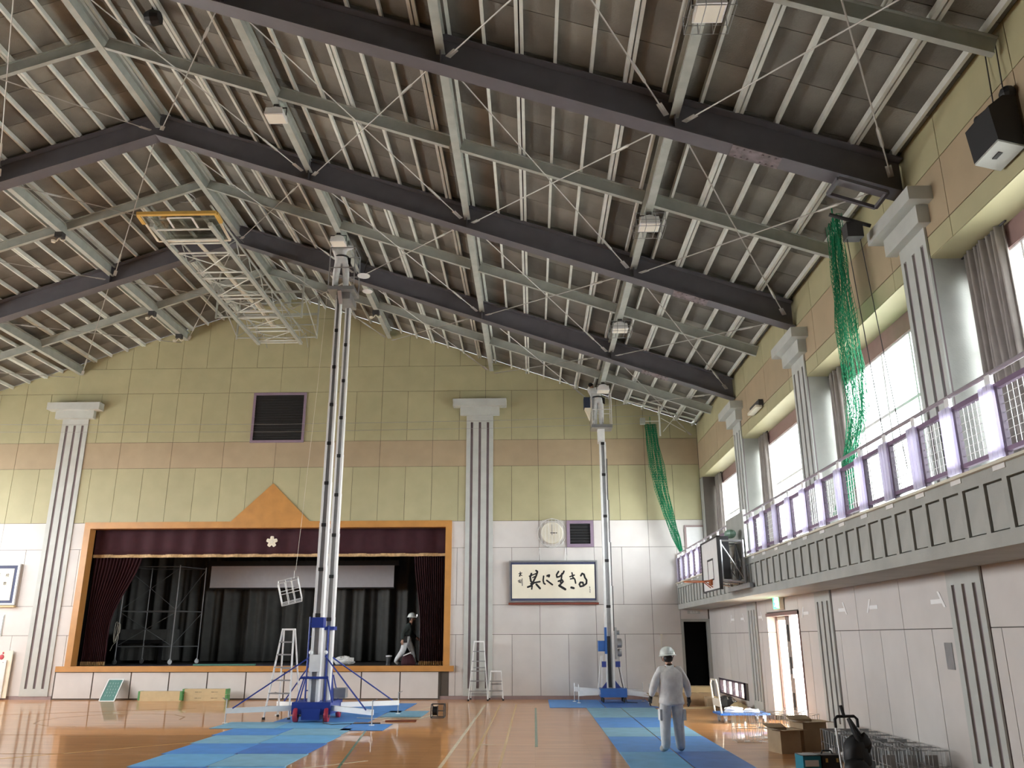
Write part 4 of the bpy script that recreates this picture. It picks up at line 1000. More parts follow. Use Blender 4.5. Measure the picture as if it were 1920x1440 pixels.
# ================================================================== LIFTS
def mast(t, x, y, z0, tops, w0, w1, m_edge, m_core, face=-1, name='mast_section'):
    n = len(tops); zb = z0
    for i, zt in enumerate(tops):
        w = w0+(w1-w0)*i/max(1, n-1); d = w*.9
        b = B(); e = w*.26
        zz = max(z0, zb-.25)
        b.box(x-w/2, x-w/2+e, y-d/2, y+d/2, zz, zt); b.box(x+w/2-e, x+w/2, y-d/2, y+d/2, zz, zt)
        o = b.obj(name, m_edge, t)
        B().box(x-w/2+e, x+w/2-e, y-d/2+.025, y+d/2-.025, zz, zt-.002).obj('core_channel', m_core, o)
        B().box(x-w*.26, x+w*.26, y-d/2-.012, y-d/2+.03, zt-.09, zt-.01).obj('guide_block', 'black', o)
        zb = zt
lift1 = thing('mast_lift', 'tall white twin-mast lift on a blue base with red wheels, nearer to the camera', 'lift', (-5.03, 20.5, 0), group='aerial lifts')
L1 = lift1
b = B(); b.box(-.46, .42, -.62, .62, .17, .43); b.box(-.22, .2, -.66, -.3, .06, .30); b.obj('chassis', 'blue', L1)
tops = [2.38, 3.43, 4.48, 5.5, 6.5, 7.5, 8.5, 9.5, 10.45]
mast(L1, -.02, -.40, .35, tops, .235, .150, 'white', 'alu_d')
mast(L1, .11, .15, .35, [2.30, 3.30, 4.30, 5.3, 6.3, 7.3, 8.3, 9.3, 10.4], .225, .14, 'white', 'alu_d')
for x, y in ((-.36, -.58), (.34, -.58), (-.36, .60), (.34, .60)):
    b = B(); b.lathe([(.06, -.045), (.15, -.04), (.16, 0), (.15, .04), (.06, .045)], (x, y, .16), 18, 'x'); o = b.obj('wheel', 'red', L1)
    B().lathe([(.06, -.05), (.06, .05)], (x, y, .16), 12, 'x').obj('hub', 'dark', o)
b = B(); b.box(-.16, .12, -.52, -.26, 2.05, 2.28); b.box(-.05, .26, .0, .3, 2.0, 2.08); b.tube([(.24, .28, 2.04), (.0, -.05, 2.04)], .02, 6); b.obj('mast_collar', 'blue', L1)
b = B()
for x in (-.22, -.30): b.tube([(x, -.1, .43), (x, -.1, 2.3)], .022, 6)
for k in range(6): b.tube([(-.22, -.1, .65+k*.3), (-.30, -.1, .65+k*.3)], .015, 5)
b.tube([(.20, -.3, .43), (.20, -.3, 2.1)], .025, 6); b.tube([(.24, .25, .43), (.16, .25, 1.3)], .05, 6)
b.obj('side_ladder', 'blue', L1)
B().tube([(-.32, -.55, .95), (.32, -.55, .95)], .03, 6).obj('handle_bar', 'blue', L1)
for x0, y0 in ((-.24, -.5), (.28, -.5), (-.2, -.5), (.24, .3)): B().tube([(x0, y0, .98), (x0*1.6, y0*1.1, .42)], .018, 6).obj('handle_strut', 'blue', L1)
OUT = [(-1.86, -.85), (1.50, -1.30), (1.62, 1.55), (-1.30, 1.2)]
for x, y in OUT:
    s = 1 if x > 0 else -1; v = Vector((x, y, 0)); st = Vector((.40*s, .45 if y > 0 else -.45, .30)); en = Vector((x, y, .27))
    B().bar(st, en, .085, .11).obj('outrigger', 'white', L1)
    B().tube([(x, y, .02), (x, y, .52)], .014, 6).obj('jack_screw', 'alu_d', L1)
    B().lathe([(.06, 0), (.06, .015), (.02, .02)], (x, y, .006), 10).obj('jack_foot', 'alu', L1)
    B().bar((x, y, .50), (x+.10*s, y, .54), .025, .02).obj('jack_handle', 'alu_d', L1)
    B().tube([en+Vector((-.14*s, 0, .05)), (.16*s, -.3 if y < 0 else .15, 1.42)], .017, 6).obj('stay_rod', 'blue', L1)
b = B(); b.box(-.14, .12, -.56, -.50, 1.08, 1.45); b.ball((-.12, -.54, 1.5), .05); b.ball((.22, -.5, 1.5), .045); b.obj('control_box', 'alu', L1)
b = B(); b.box(-.02, .06, -.45, -.42, .5, .75); b.obj('yellow_label', mat('yellow_label', (.75, .55, .15), .5), L1)
b = B(); b.box(.25, .55, .28, .58, .46, .68); b.obj('power_box', 'alu_d', L1)
def basket(t, x0, x1, y0, y1, z0, h, m_floor, m_rail, r=.016):
    B().box(x0, x1, y0, y1, z0-.10, z0).obj('platform', m_floor, t)
    b = B(); cs = [(x0+.02, y0+.02), (x1-.02, y0+.02), (x1-.02, y1-.02), (x0+.02, y1-.02)]
    for zz in (z0+h, z0+h*.48): b.tube([(*c, zz) for c in cs], r, 6, True)
    for c in cs: b.tube([(*c, z0), (*c, z0+h)], r, 6)
    b.tube([((x0+x1)/2, y1-.02, z0), ((x0+x1)/2, y1-.02, z0+h)], r, 6)
    b.obj('guard_rail', m_rail, t)
basket(L1, -.26, .44, -.75, -.1, 10.58, 1.10, 'alu_d', 'alu_d')
b = B(); b.box(-.05, .30, -.55, .25, 10.30, 10.48); b.bar((.05, -.45, 10.2), (.05, -.7, 10.48), .1, .06); b.obj('platform_bracket', 'alu_d', L1)
b = B(); b.lathe([(.16, 0), (.17, .02), (.12, .03)], (.62, -.5, 10.95), 14); b.lathe([(.13, 0), (.14, .015)], (.72, -.4, 10.55), 14); b.obj('tool_tray', 'white', L1)
b = B(); b.tube([(.44, -.5, 11.0), (.62, -.5, 11.0), (.70, -.45, 11.5), (.55, -.5, 11.7)], .012, 5); b.obj('tray_arm', 'dark', L1)
b = B(); b.tube([(.10, -.05, .43), (.35, -.9, .02), (.6, -1.2, .012), (1.0, -1.0, .012), (1.6, -.8, .012)], .012, 5); b.obj('power_cord', 'black', L1)
b = B(); b.tube([(-.32, -.5, 10.5), (-.40, -.5, 8.0), (-.62, -.5, 3.35)], .004, 4); b.obj('hoist_line', 'rope', L1)
# wire cage being hoisted on that line
t = thing('hoisted_wire_guard', 'white wire lamp guard hanging on a line beside the nearer lift', 'wire guard', (-5.68, 20.0, 2.55))
def cage_mesh(m, r=.007, n=4):
    b = B()
    for zz in (0, .20, .40): b.tube([(-.22, -.18, zz), (.22, -.18, zz), (.22, .18, zz), (-.22, .18, zz)], r, 4, True)
    for xx in (-.22, -.07, .07, .22): b.tube([(xx, -.18, .40), (xx, -.18, 0), (xx, .18, 0), (xx, .18, .40)], r, 4)
    for yy in (-.06, .06): b.tube([(-.22, yy, .40), (-.22, yy, 0), (.22, yy, 0), (.22, yy, .40)], r, 4)
    return b.mesh('wire_frame', m)
cm = cage_mesh('wire'); o = link('wire_frame', cm, t, (0, 0, .08), (.25, -.25, .2)); o.scale = (1.05, 1.05, 1.3)
B().tube([(0, 0, .62), (0, 0, .80)], .006, 4).obj('line_hook', 'wire', t)

lift2 = thing('mast_lift', 'silver single-mast lift on a mid-blue base in front of the stage wall, farther one', 'lift', (2.25, 25.85, 0), group='aerial lifts')
L2 = lift2
b = B(); b.box(-.34, .42, -.30, .30, .16, .40); b.obj('chassis', 'blue2', L2)
mast(L2, -.02, 0, .4, [2.75, 4.1, 5.45, 6.75, 7.75], .245, .205, 'alu', 'alu_d')
b = B(); b.box(-.095, -.0, -.15, -.12, .42, 1.85); b.obj('dark_channel', 'black', L2)
b = B()
for i in range(4): b.tube([(.12-.012*i, -.1, 2.0+1.3*i), (.13-.012*i, -.1, 3.3+1.3*i)], .016, 6)
b.obj('lift_cable', 'dark', L2)
b = B(); b.box(-.36, -.13, -.12, .12, 1.42, 1.72); b.box(-.16, -.10, -.15, .1, 1.35, 2.1); b.obj('control_box', 'blue2', L2)
b = B(); b.lathe([(.10, -.08), (.14, -.06), (.14, .06), (.10, .08)], (.27, 0, 1.65), 14, 'x'); b.lathe([(.10, -.06), (.12, 0), (.10, .06)], (.27, 0, 1.38), 14, 'x'); b.box(.14, .2, -.1, .1, 1.2, 2.1); b.lathe([(.06, -.06), (.07, .06)], (.22, 0, 1.95), 10, 'x'); b.obj('winch', 'alu_d', L2)
b = B()
for s, x in ((-1, -.30), (1, .26)): b.tube([(x+.10*s, -.1, .40), (x-.02*s, 0, 1.3)], .014, 6); b.tube([(x-.02*s, .05, .4), (x-.06*s, .05, 1.3)], .012, 6)
b.obj('mast_stay', 'white', L2)
for s in (-1, 1):
    B().prism([(s*.10, .4), (s*.28, .4), (s*.10, .62)], 'y', -.05, .05).obj('bracket', 'blue', L2); B().box(s*.2-.07, s*.2+.07, -.1, -.06, .98, 1.14).obj('stay_bracket', 'blue', L2)
for x, y, z in ((-.98, -.28, .26), (-1.08, .25, .36), (1.06, -.30, .22), (.95, .35, .28)):
    s = 1 if x > 0 else -1
    B().bar((.35*s, y*.7, .30), (x, y, z), .07, .13).obj('outrigger', 'white', L2)
    B().tube([(x, y, .02), (x, y, .52)], .013, 6).obj('jack_screw', 'alu_d', L2)
    B().lathe([(.055, 0), (.055, .015), (.02, .02)], (x, y, .006), 10).obj('jack_foot', 'alu', L2)
for x, y in ((-.27, -.25), (.33, -.25), (-.27, .25), (.33, .25)): B().lathe([(.05, -.03), (.075, 0), (.05, .03)], (x, y, .085), 14, 'x').obj('caster', 'black', L2)
basket(L2, -.36, .30, -.28, .30, 8.28, 1.02, 'alu_d', 'wire', .013)
b = B(); b.box(-.16, .06, -.06, .2, 7.75, 8.18); b.obj('platform_bracket', 'alu', L2)
b = B(); b.box(-.58, -.38, -.2, .1, 8.85, 9.2); b.obj('tool_bag', mat('navy_bag', (.02, .03, .06), .7), L2)
b = B(); b.prism([(-.56, 8.85), (-.36, 8.85), (-.40, 8.45)], 'y', -.18, .05); b.obj('hanging_cloth', 'paper', L2)
b = B(); b.tube([(.2, .1, 1.25), (.30, .1, .6), (.42, -.1, .02), (.7, -.3, .012)], .012, 5); b.obj('power_cord', 'black', L2)

# ================================================================== FLOOR ITEMS
def fmat(x0, x1, y0, y1, k, label, rot=0):
    g = .004; w, h = x1-x0-2*g, y1-y0-2*g
    o = B().box(-w/2, w/2, -h/2, h/2, 0, .008).obj('floor_mat', MATS[k]); o.location = ((x0+x1)/2, (y0+y1)/2, .003); o.rotation_euler = (0, 0, rot)
    tag(o, label, 'floor mat', 'blue protective mats on the floor')
ysR = [11.2, 13.1, 14.9, 17.1, 18.75, 21.0, 23.85]
kk = [(0, 0), (1, 3), (0, 0), (2, 2), (0, 0), (2, 2)]
nm = ['cut off by the lower picture edge', 'under the standing worker', 'just beyond the standing worker', 'third beyond the standing worker', 'second short of the farther lift', 'next to the farther lift']
for i in range(6):
    fmat(1.38, 2.29, ysR[i], ysR[i+1], kk[i][0], 'blue mat in the right-hand strip, left column, %s' % nm[i]); fmat(2.31, 3.2, ysR[i]+.06, ysR[i+1]+.06, kk[i][1], 'blue mat in the right-hand strip, right column, %s' % nm[i])
fmat(.40, 1.9, 23.95, 26.9, 0, 'blue mat under the farther lift, left of its base'); fmat(1.92, 3.35, 23.95, 26.9, 3, 'blue mat under the farther lift, right of its base')
ysL = [11.6, 13.2, 14.6, 16.0, 17.3, 18.55]
kl = [(3, 1), (1, 2), (0, 3), (2, 1), (0, 2)]
nl = ['at the lower picture edge', 'second from the lower picture edge', 'midway along the strip', 'second short of the nearer lift', 'next to the nearer lift']
for i in range(5):
    sh = -.10*i
    fmat(-5.95+sh*.9, -4.82+sh*.6, ysL[i], ysL[i+1], kl[i][0], 'blue mat in the left-hand strip, left column, %s' % nl[i]); fmat(-4.80+sh*.6, -3.66+sh*.35, ysL[i]+.05, ysL[i+1]+.02, kl[i][1], 'blue mat in the left-hand strip, right column, %s' % nl[i])
fmat(-6.85, -5.5, 18.6, 19.95, 2, 'pale blue mat under the left outrigger of the nearer lift'); fmat(-5.48, -4.05, 18.62, 19.95, 1, 'light blue mat directly in front of the nearer lift wheels')
fmat(-5.9, -3.75, 19.97, 22.4, 0, 'large blue mat under the base of the nearer lift'); fmat(-5.2, -3.4, 22.42, 25.5, 0, 'blue mat behind the nearer lift towards the stage')
fmat(-3.72, -2.72, 21.2, 22.9, 2, 'pale blue mat under the rear right outrigger of the nearer lift'); fmat(-4.02, -3.12, 18.2, 19.5, 0, 'blue mat under the front right outrigger of the nearer lift')

def ladder(name, label, loc, rz, H, wb, wt, dep, nr, group):
    t = thing(name, label, 'ladder', loc, rz, group)
    for s in (-1, 1): B().bar((s*wb/2, -dep/2, .02), (s*wt/2, -.04, H), .025, .06, (0, 1, 0)).obj('front_rail', 'alu', t)
    for s in (-1, 1): B().bar((s*(wb/2-.03), dep/2, .02), (s*wt/2, .04, H), .025, .045, (0, 1, 0)).obj('rear_rail', 'alu', t)
    for k in range(1, nr+1):
        f = k/(nr+1); w = wb+(wt-wb)*f; y = -dep/2+(dep/2-.04)*f
        B().box(-w/2, w/2, y-.035, y+.035, H*f-.02, H*f+.01).obj('tread', 'alu_d', t)
    for f in (.1, .55): w = wb+(wt-wb)*f; y = dep/2-(dep/2-.04)*f; B().box(-w/2, w/2, y-.01, y+.01, H*f-.015, H*f+.015).obj('rear_brace', 'alu_d', t)
    B().box(-wt/2-.01, wt/2+.01, -.07, .07, H-.02, H+.02).obj('top_cap', 'alu', t)
    b = B()
    for s in (-1, 1):
        b.box(s*wb/2-.025, s*wb/2+.025, -dep/2-.035, -dep/2+.035, 0, .05); b.box(s*(wb/2-.03)-.02, s*(wb/2-.03)+.02, dep/2-.03, dep/2+.03, 0, .05)
    b.obj('rubber_foot', 'black', t)
ladder('step_ladder', 'tall aluminium step ladder standing beside the nearer lift', (-5.98, 20.95, 0), -.12, 2.02, .62, .28, .75, 6, 'aluminium step ladders')
ladder('step_ladder', 'aluminium step ladder in front of the grooved pilaster right of the stage', (-1.70, 26.75, 0), 0, 1.70, .58, .30, .55, 5, 'aluminium step ladders')
ladder('step_stool', 'low two-step aluminium ladder at the foot of the grooved pilaster', (-1.18, 26.85, 0), 0, .83, .46, .32, .4, 2, 'aluminium step ladders')

t = thing('leaning_sign', 'small teal board with white edge leaning against the stage front', 'sign board', (-13.0, 26.75, 0), 0)
B().add([(-.24, -.20, 0), (.24, -.20, 0), (.24, .26, .60), (-.24, .26, .60), (-.24, -.17, 0), (.24, -.17, 0), (.24, .29, .60), (-.24, .29, .60)], [(0,3,2,1),(4,5,6,7),(0,1,5,4),(1,2,6,5),(2,3,7,6),(3,0,4,7)]).obj('board', 'greenboard', t)
def lp(x, v): return (x, -.205+.46*v, .60*v)
b = B()
for a, c in (((-.23, 0), (.23, 0)), ((-.23, 1), (.23, 1)), ((-.23, 0), (-.23, 1)), ((.23, 0), (.23, 1))): b.bar(lp(*a), lp(*c), .03, .015, (0, -1, .8))
b.obj('white_edge', 'white', t)
rr = random.Random(4); b = B()
for k in range(4):
    for j in range(5):
        x = -.12+k*.08+rr.uniform(-.01, .01); v = .85-j*.14; b.bar(lp(x, v), lp(x+rr.uniform(-.01, .02), v-.07), .012, .004, (0, -1, .8))
b.obj('chalk_marks', mat('pale_chalk', (.40, .52, .50), .8), t)
def longbox(loc, L, Hh, Dp, label, lines, rz=0):
    t = thing('long_carton', label, 'carton', loc, rz, group='long cartons against the stage front')
    B().box(-L/2, L/2, -Dp/2, Dp/2, 0, Hh).obj('carton_body', 'kraft2', t)
    b = B()
    for s in (-1, 1): b.box(s*L/2-.03, s*L/2+.03, -Dp/2-.004, Dp/2+.004, Hh*.1, Hh+.004)
    b.obj('tape', 'green_t', t)
    b = B()
    for x in lines:
        b.box(x, x+.09, -Dp/2-.003, -Dp/2, Hh*.45, Hh*.52); b.box(x+.10, x+.2, -Dp/2-.003, -Dp/2, Hh*.46, Hh*.51)
    b.obj('print', 'dark', t)
longbox((-11.35, 26.6, 0), 1.28, .28, .25, 'long flat carton with green tape, alone, left of the stacked pair', [])
longbox((-10.02, 26.7, 0), 1.32, .17, .25, 'lower carton of the stacked pair by the stage front', [-.3, .2])
longbox((-10.02, 26.7, .17), 1.32, .17, .25, 'upper carton of the stacked pair by the stage front', [-.3, .2])
t = thing('cord_reel', 'dark cable drum in a tubular frame on the floor right of the nearer lift', 'cable reel', (-2.3, 20.9, 0))
b = B()
for x in (-.13, .17): b.tube([(x, -.17, .03), (x, -.17, .25), (x, -.10, .32), (x, .10, .32), (x, .17, .25), (x, .17, .03)], .012, 6, True)
for y in (-.17, .17): b.tube([(-.13, y, .03), (.17, y, .03)], .012, 6)
b.tube([(-.13, 0, .32), (.17, 0, .32)], .014, 6); b.tube([(-.13, 0, .17), (.17, 0, .17)], .012, 6); b.obj('frame', 'dark', t)
b = B(); b.lathe([(.03, -.06), (.12, -.06), (.12, -.05), (.10, -.045), (.10, .045), (.12, .05), (.12, .06), (.03, .06)], (-.05, 0, .17), 18, 'x'); b.obj('drum', 'black', t)
b = B(); b.tube([(-.1, -.1, .08), (-.4, -.2, .012), (-1.1, .05, .012), (-1.5, -.15, .012), (-1.9, .0, .012)], .011, 5); b.obj('cable', 'cream', t)
o = B().box(-.35, .35, -.05, .05, 0, .025).obj('wood_strip', 'woodred'); o.location = (-3.05, 20.2, 0.0); o.rotation_euler = (0, 0, .06); tag(o, 'thin dark wooden strip on the floor beside the front right outrigger', 'wood strip')

# right-hand clutter
t = thing('platform_trolley', 'blue platform trolley with cream handle loaded with white cable coils', 'trolley', (4.58, 20.0, 0), .04)
B().box(-.52, .58, -.36, .36, .17, .21).obj('deck', 'blue2', t)
b = B(); b.tube([(-.48, -.30, .2), (-.54, -.30, .80), (-.54, -.22, .90), (-.54, .22, .90), (-.54, .30, .80), (-.48, .30, .2)], .020, 8); b.bar((-.50, -.30, .42), (-.50, .30, .42), .02, .16); b.obj('handle', 'cream', t)
for x in (-.40, .46):
    for y in (-.28, .28): b = B(); b.lathe([(.03, -.03), (.06, -.02), (.06, .02), (.03, .03)], (x, y, .06), 14, 'x'); b.box(x-.04, x+.04, y-.03, y+.03, .1, .17); b.obj('caster', 'alu_d', t)
def coil(loc, label, r=.2, turns=5, m='cable'):
    t = thing('cable_coil', label, 'cable coil', loc, group='white cable coils')
    b = B()
    for k in range(turns): b.tube([((r-.012*(k % 3))*math.cos(a), (r-.012*(k % 3))*math.sin(a), .015+.018*k+.006*math.sin(3*a+k)) for a in [2*PI*j/22 for j in range(22)]], .013, 5, True)
    b.obj('coil_body', m, t); B().box(-.02, .02, r-.06, r+.03, 0, .02+.018*turns).obj('tie', 'white', t)
coil((4.45, 20.0, .21), 'white cable coil on the trolley, larger one nearer the handle'); coil((4.85, 20.02, .21), 'white cable coil on the trolley, flatter one at the front', .17, 3)
def carton(loc, sx, sy, sz, label, rz=0, m='kraft', open_=True, name='carton', group=None):
    t = thing(name, label, 'carton', loc, rz, group); w = .008
    b = B(); b.box(-sx/2, sx/2, -sy/2, sy/2, 0, w); b.box(-sx/2, -sx/2+w, -sy/2, sy/2, w, sz); b.box(sx/2-w, sx/2, -sy/2, sy/2, w, sz); b.box(-sx/2+w, sx/2-w, -sy/2, -sy/2+w, w, sz); b.box(-sx/2+w, sx/2-w, sy/2-w, sy/2, w, sz)
    b.obj('carton_body', m, t)
    if open_:
        for s, q in ((-1, .5), (1, .35)):
            B().bar((s*sx/2, 0, sz), (s*(sx/2+sx*.4), 0, sz+sx*.4*(q-.45)), sy*.96, .006).obj('flap', m, t)
        for s, q in ((-1, .05), (1, .3)):
            B().bar((0, s*sy/2, sz), (0, s*(sy/2+.16), sz+.16*q), sx*.94, .006, ).obj('flap', m, t)
    else:
        B().box(-.03, .03, -sy/2-.002, sy/2+.002, sz-.002, sz+.003).obj('tape', 'kraft2', t); b = B().box(-sx/2, sx/2, -sy/2, sy/2, sz-.006, sz); b.obj('lid', m, t)
    return t
carton((4.12, 14.95, 0), .36, .42, .36, 'open cardboard box, smaller left one of the two near the folding cart', .25)
carton((4.62, 15.25, 0), .42, .46, .46, 'open cardboard box, taller right one of the two near the folding cart', .2)
t = thing('tool_case', 'teal tool case with white label in front of the cardboard boxes', 'tool case', (3.78, 12.62, 0), .1)
B().box(-.125, .125, -.14, .14, 0, .25).obj('case_body', 'teal', t); B().box(-.10, .09, -.146, -.14, .12, .20).obj('label_patch', 'white', t); B().box(-.125, .125, -.14, .14, .25, .262).obj('lid', 'dark', t)
t = thing('tool_case', 'black tool case with brass clasps beside the teal one', 'tool case', (4.06, 12.66, 0), .1)
B().box(-.14, .14, -.15, .15, 0, .26).obj('case_body', 'black', t); b = B(); b.box(-.09, -.06, -.157, -.15, .17, .22); b.box(.06, .09, -.157, -.15, .17, .22); b.obj('clasp', 'yellowpad', t); b = B().tube([(-.08, 0, .26), (-.06, 0, .30), (.06, 0, .30), (.08, 0, .26)], .012, 6); b.obj('case_handle', 'black', t)
t = thing('folding_cart', 'folding hand cart with black bags strapped to it at the lower right', 'cart', (4.16, 11.95, 0), .15); t.scale = (.92, .92, .87)
b = B()
for s in (-1, 1): b.tube([(s*.17, 0, .08), (s*.17, .06, .78)], .014, 8)
b.obj('frame_tube', 'alu', t)
b = B(); b.tube([(-.17, .06, .76), (-.17, .062, .88), (-.13, .065, .92), (.13, .065, .92), (.17, .062, .88), (.17, .06, .76)], .022, 8); b.obj('grip', 'black', t)
b = B(); b.box(-.2, .2, -.25, .02, .06, .09); b.obj('foot_plate', 'dark', t)
for s in (-1, 1): B().lathe([(.03, -.02), (.08, -.02), (.08, .02), (.03, .02)], (s*.2, .05, .08), 14, 'x').obj('wheel', 'black', t)
rr = random.Random(8); b = B().ball((.02, -.10, .36), (.19, .15, .30), 14, 10); b.ball((-.04, -.2, .22), (.2, .12, .16), 12, 8); b.ball((.10, -.12, .55), (.12, .11, .14), 10, 8); b.v = [(x*(1+rr.uniform(-.12, .12)), y*(1+rr.uniform(-.12, .12)), z*(1+rr.uniform(-.06, .06))) for x, y, z in b.v]
b.obj('bag', 'black', t, smooth=True)
b = B(); b.tube([(-.03, .05, .92), (-.06, .06, 1.08)], [.022, .026], 8); b.tube([(-.02, -.05, .9), (.0, -.14, .7), (.06, -.2, .45), (.02, -.24, .2)], .03, 6); b.tube([(.02, .0, .88), (.10, -.12, .66), (.13, -.17, .3)], .026, 6); b.obj('strap', 'black', t)
# wire lamp guards lying on the floor
cgm = cage_mesh('gwire', .005); wgm = cage_mesh('wire', .004)
spots = []
for r_ in range(3):
    for k in range(6): spots.append((4.74+.27*(r_), 12.1+k*.47-.02*r_, 0))
i = 0
nmr = ['front', 'middle', 'rear']
for k, (x, y, z) in enumerate(spots):
    r_ = k//6; c = k % 6
    t = thing('wire_guard', 'grey wire lamp guard by the right wall, %s row, %s' % (nmr[r_], ['nearest the camera', 'second nearest', 'third nearest', 'fourth nearest', 'fifth nearest', 'farthest'][c]), 'wire guard', (x, y, z), random.Random(k).uniform(-.05, .05), group='grey wire lamp guards stood in rows')
    link('wire_frame', cgm, t, (0, 0, .01)).scale = (.5, 1.0, .95)
    B().box(-.08, .08, -.13, .13, .012, .022).obj('base_plate', 'alu_d', t)
    B().box(-.09, .09, .12, .135, .02, .30+.05*(k % 3)).obj('end_plate', 'gwire', t)
    if r_ == 0 or c % 2 == 0: B().prism([(-.07, .022), (.07, .022), (.045, .12), (-.045, .12)], 'y', -.09, .03).obj('reflector', 'white', t)
for k, (x, y) in enumerate(((3.85, 16.4), (4.35, 17.0), (4.85, 16.9), (5.1, 17.5), (4.30, 16.25), (4.85, 16.2))):
    t = thing('wire_guard', 'thin pale wire guard in the heap before the bright door, %s' % ['leftmost', 'second from left', 'middle front', 'far right rear', 'nearest left', 'nearest right'][k], 'wire guard', (x, y, 0), k*.5, group='pale wire lamp guards in a loose heap')
    link('wire_frame', wgm, t, (0, 0, .01 if k < 4 else .02)).scale = (1.0, 1.0, 1.15)
    B().box(-.05, .05, -.05, .05, 0, .012).obj('base_plate', 'alu', t)
# discarded packing by the dark doorway
carton((4.55, 25.2, 0), .9, .6, .32, 'flat brown carton on the floor before the dark doorway', .1, open_=False, group='packing heap by the doorway')
carton((4.95, 24.3, 0), .55, .9, .24, 'low brown carton under the ventilation window', -.1, open_=False, group='packing heap by the doorway')
carton((4.6, 25.2, .326), .8, .45, .16, 'pale carton lying on top of the flat brown one by the doorway', -.15, 'kraft2', open_=False, group='packing heap by the doorway')
carton((3.45, 24.5, 0), .4, .5, .28, 'open brown carton left in the packing heap by the doorway', .4, group='packing heap by the doorway')
def bundle(loc, label, m, seed, sx=.3, sy=.25, sz=.18):
    t = thing('packing_bundle', label, 'packing', loc, group='packing heap by the doorway'); rr = random.Random(seed)
    b = B().ball((0, 0, sz*.9), (sx, sy, sz), 10, 7); b.v = [(x*(1+rr.uniform(-.2, .2)), y*(1+rr.uniform(-.2, .2)), max(0, z*(1+rr.uniform(-.15, .15)))) for x, y, z in b.v]; b.obj('bundle_body', m, t)
    B().tube([(sx*1.0*math.cos(a), .02, sz*.9+sz*1.08*math.sin(a)) for a in [2*PI*k/14 for k in range(14)]], .010, 4, True).obj('band', 'dark', t)
bundle((5.05, 23.45, 0), 'dark crumpled bundle under the right end of the ventilation window', 'dark', 1, .25, .4, .17)
bundle((4.1, 25.9, 0), 'brown crumpled paper bundle at the foot of the dark doorway', 'kraft', 2)
bundle((5.08, 22.35, 0), 'yellowish roll of packing paper behind the trolley', 'kraft2', 3, .22, .35, .12)
bundle((3.75, 25.3, 0), 'pale paper bundle at the left of the packing heap', 'paper', 4, .2, .2, .12)
o = B().bar((0, 0, .03), (.0, 1.5, .03), .10, .05).obj('timber_length', 'woodred'); o.location = (5.41, 21.3, 0); tag(o, 'dark timber length along the foot of the right wall behind the trolley', 'timber')
o = B().box(-.65, .65, -.09, .09, 0, .05).obj('timber_length', 'kraft2'); o.location = (4.15, 23.6, 0); o.rotation_euler = (0, 0, .15); tag(o, 'pale flat plank on the floor in front of the packing heap', 'timber')
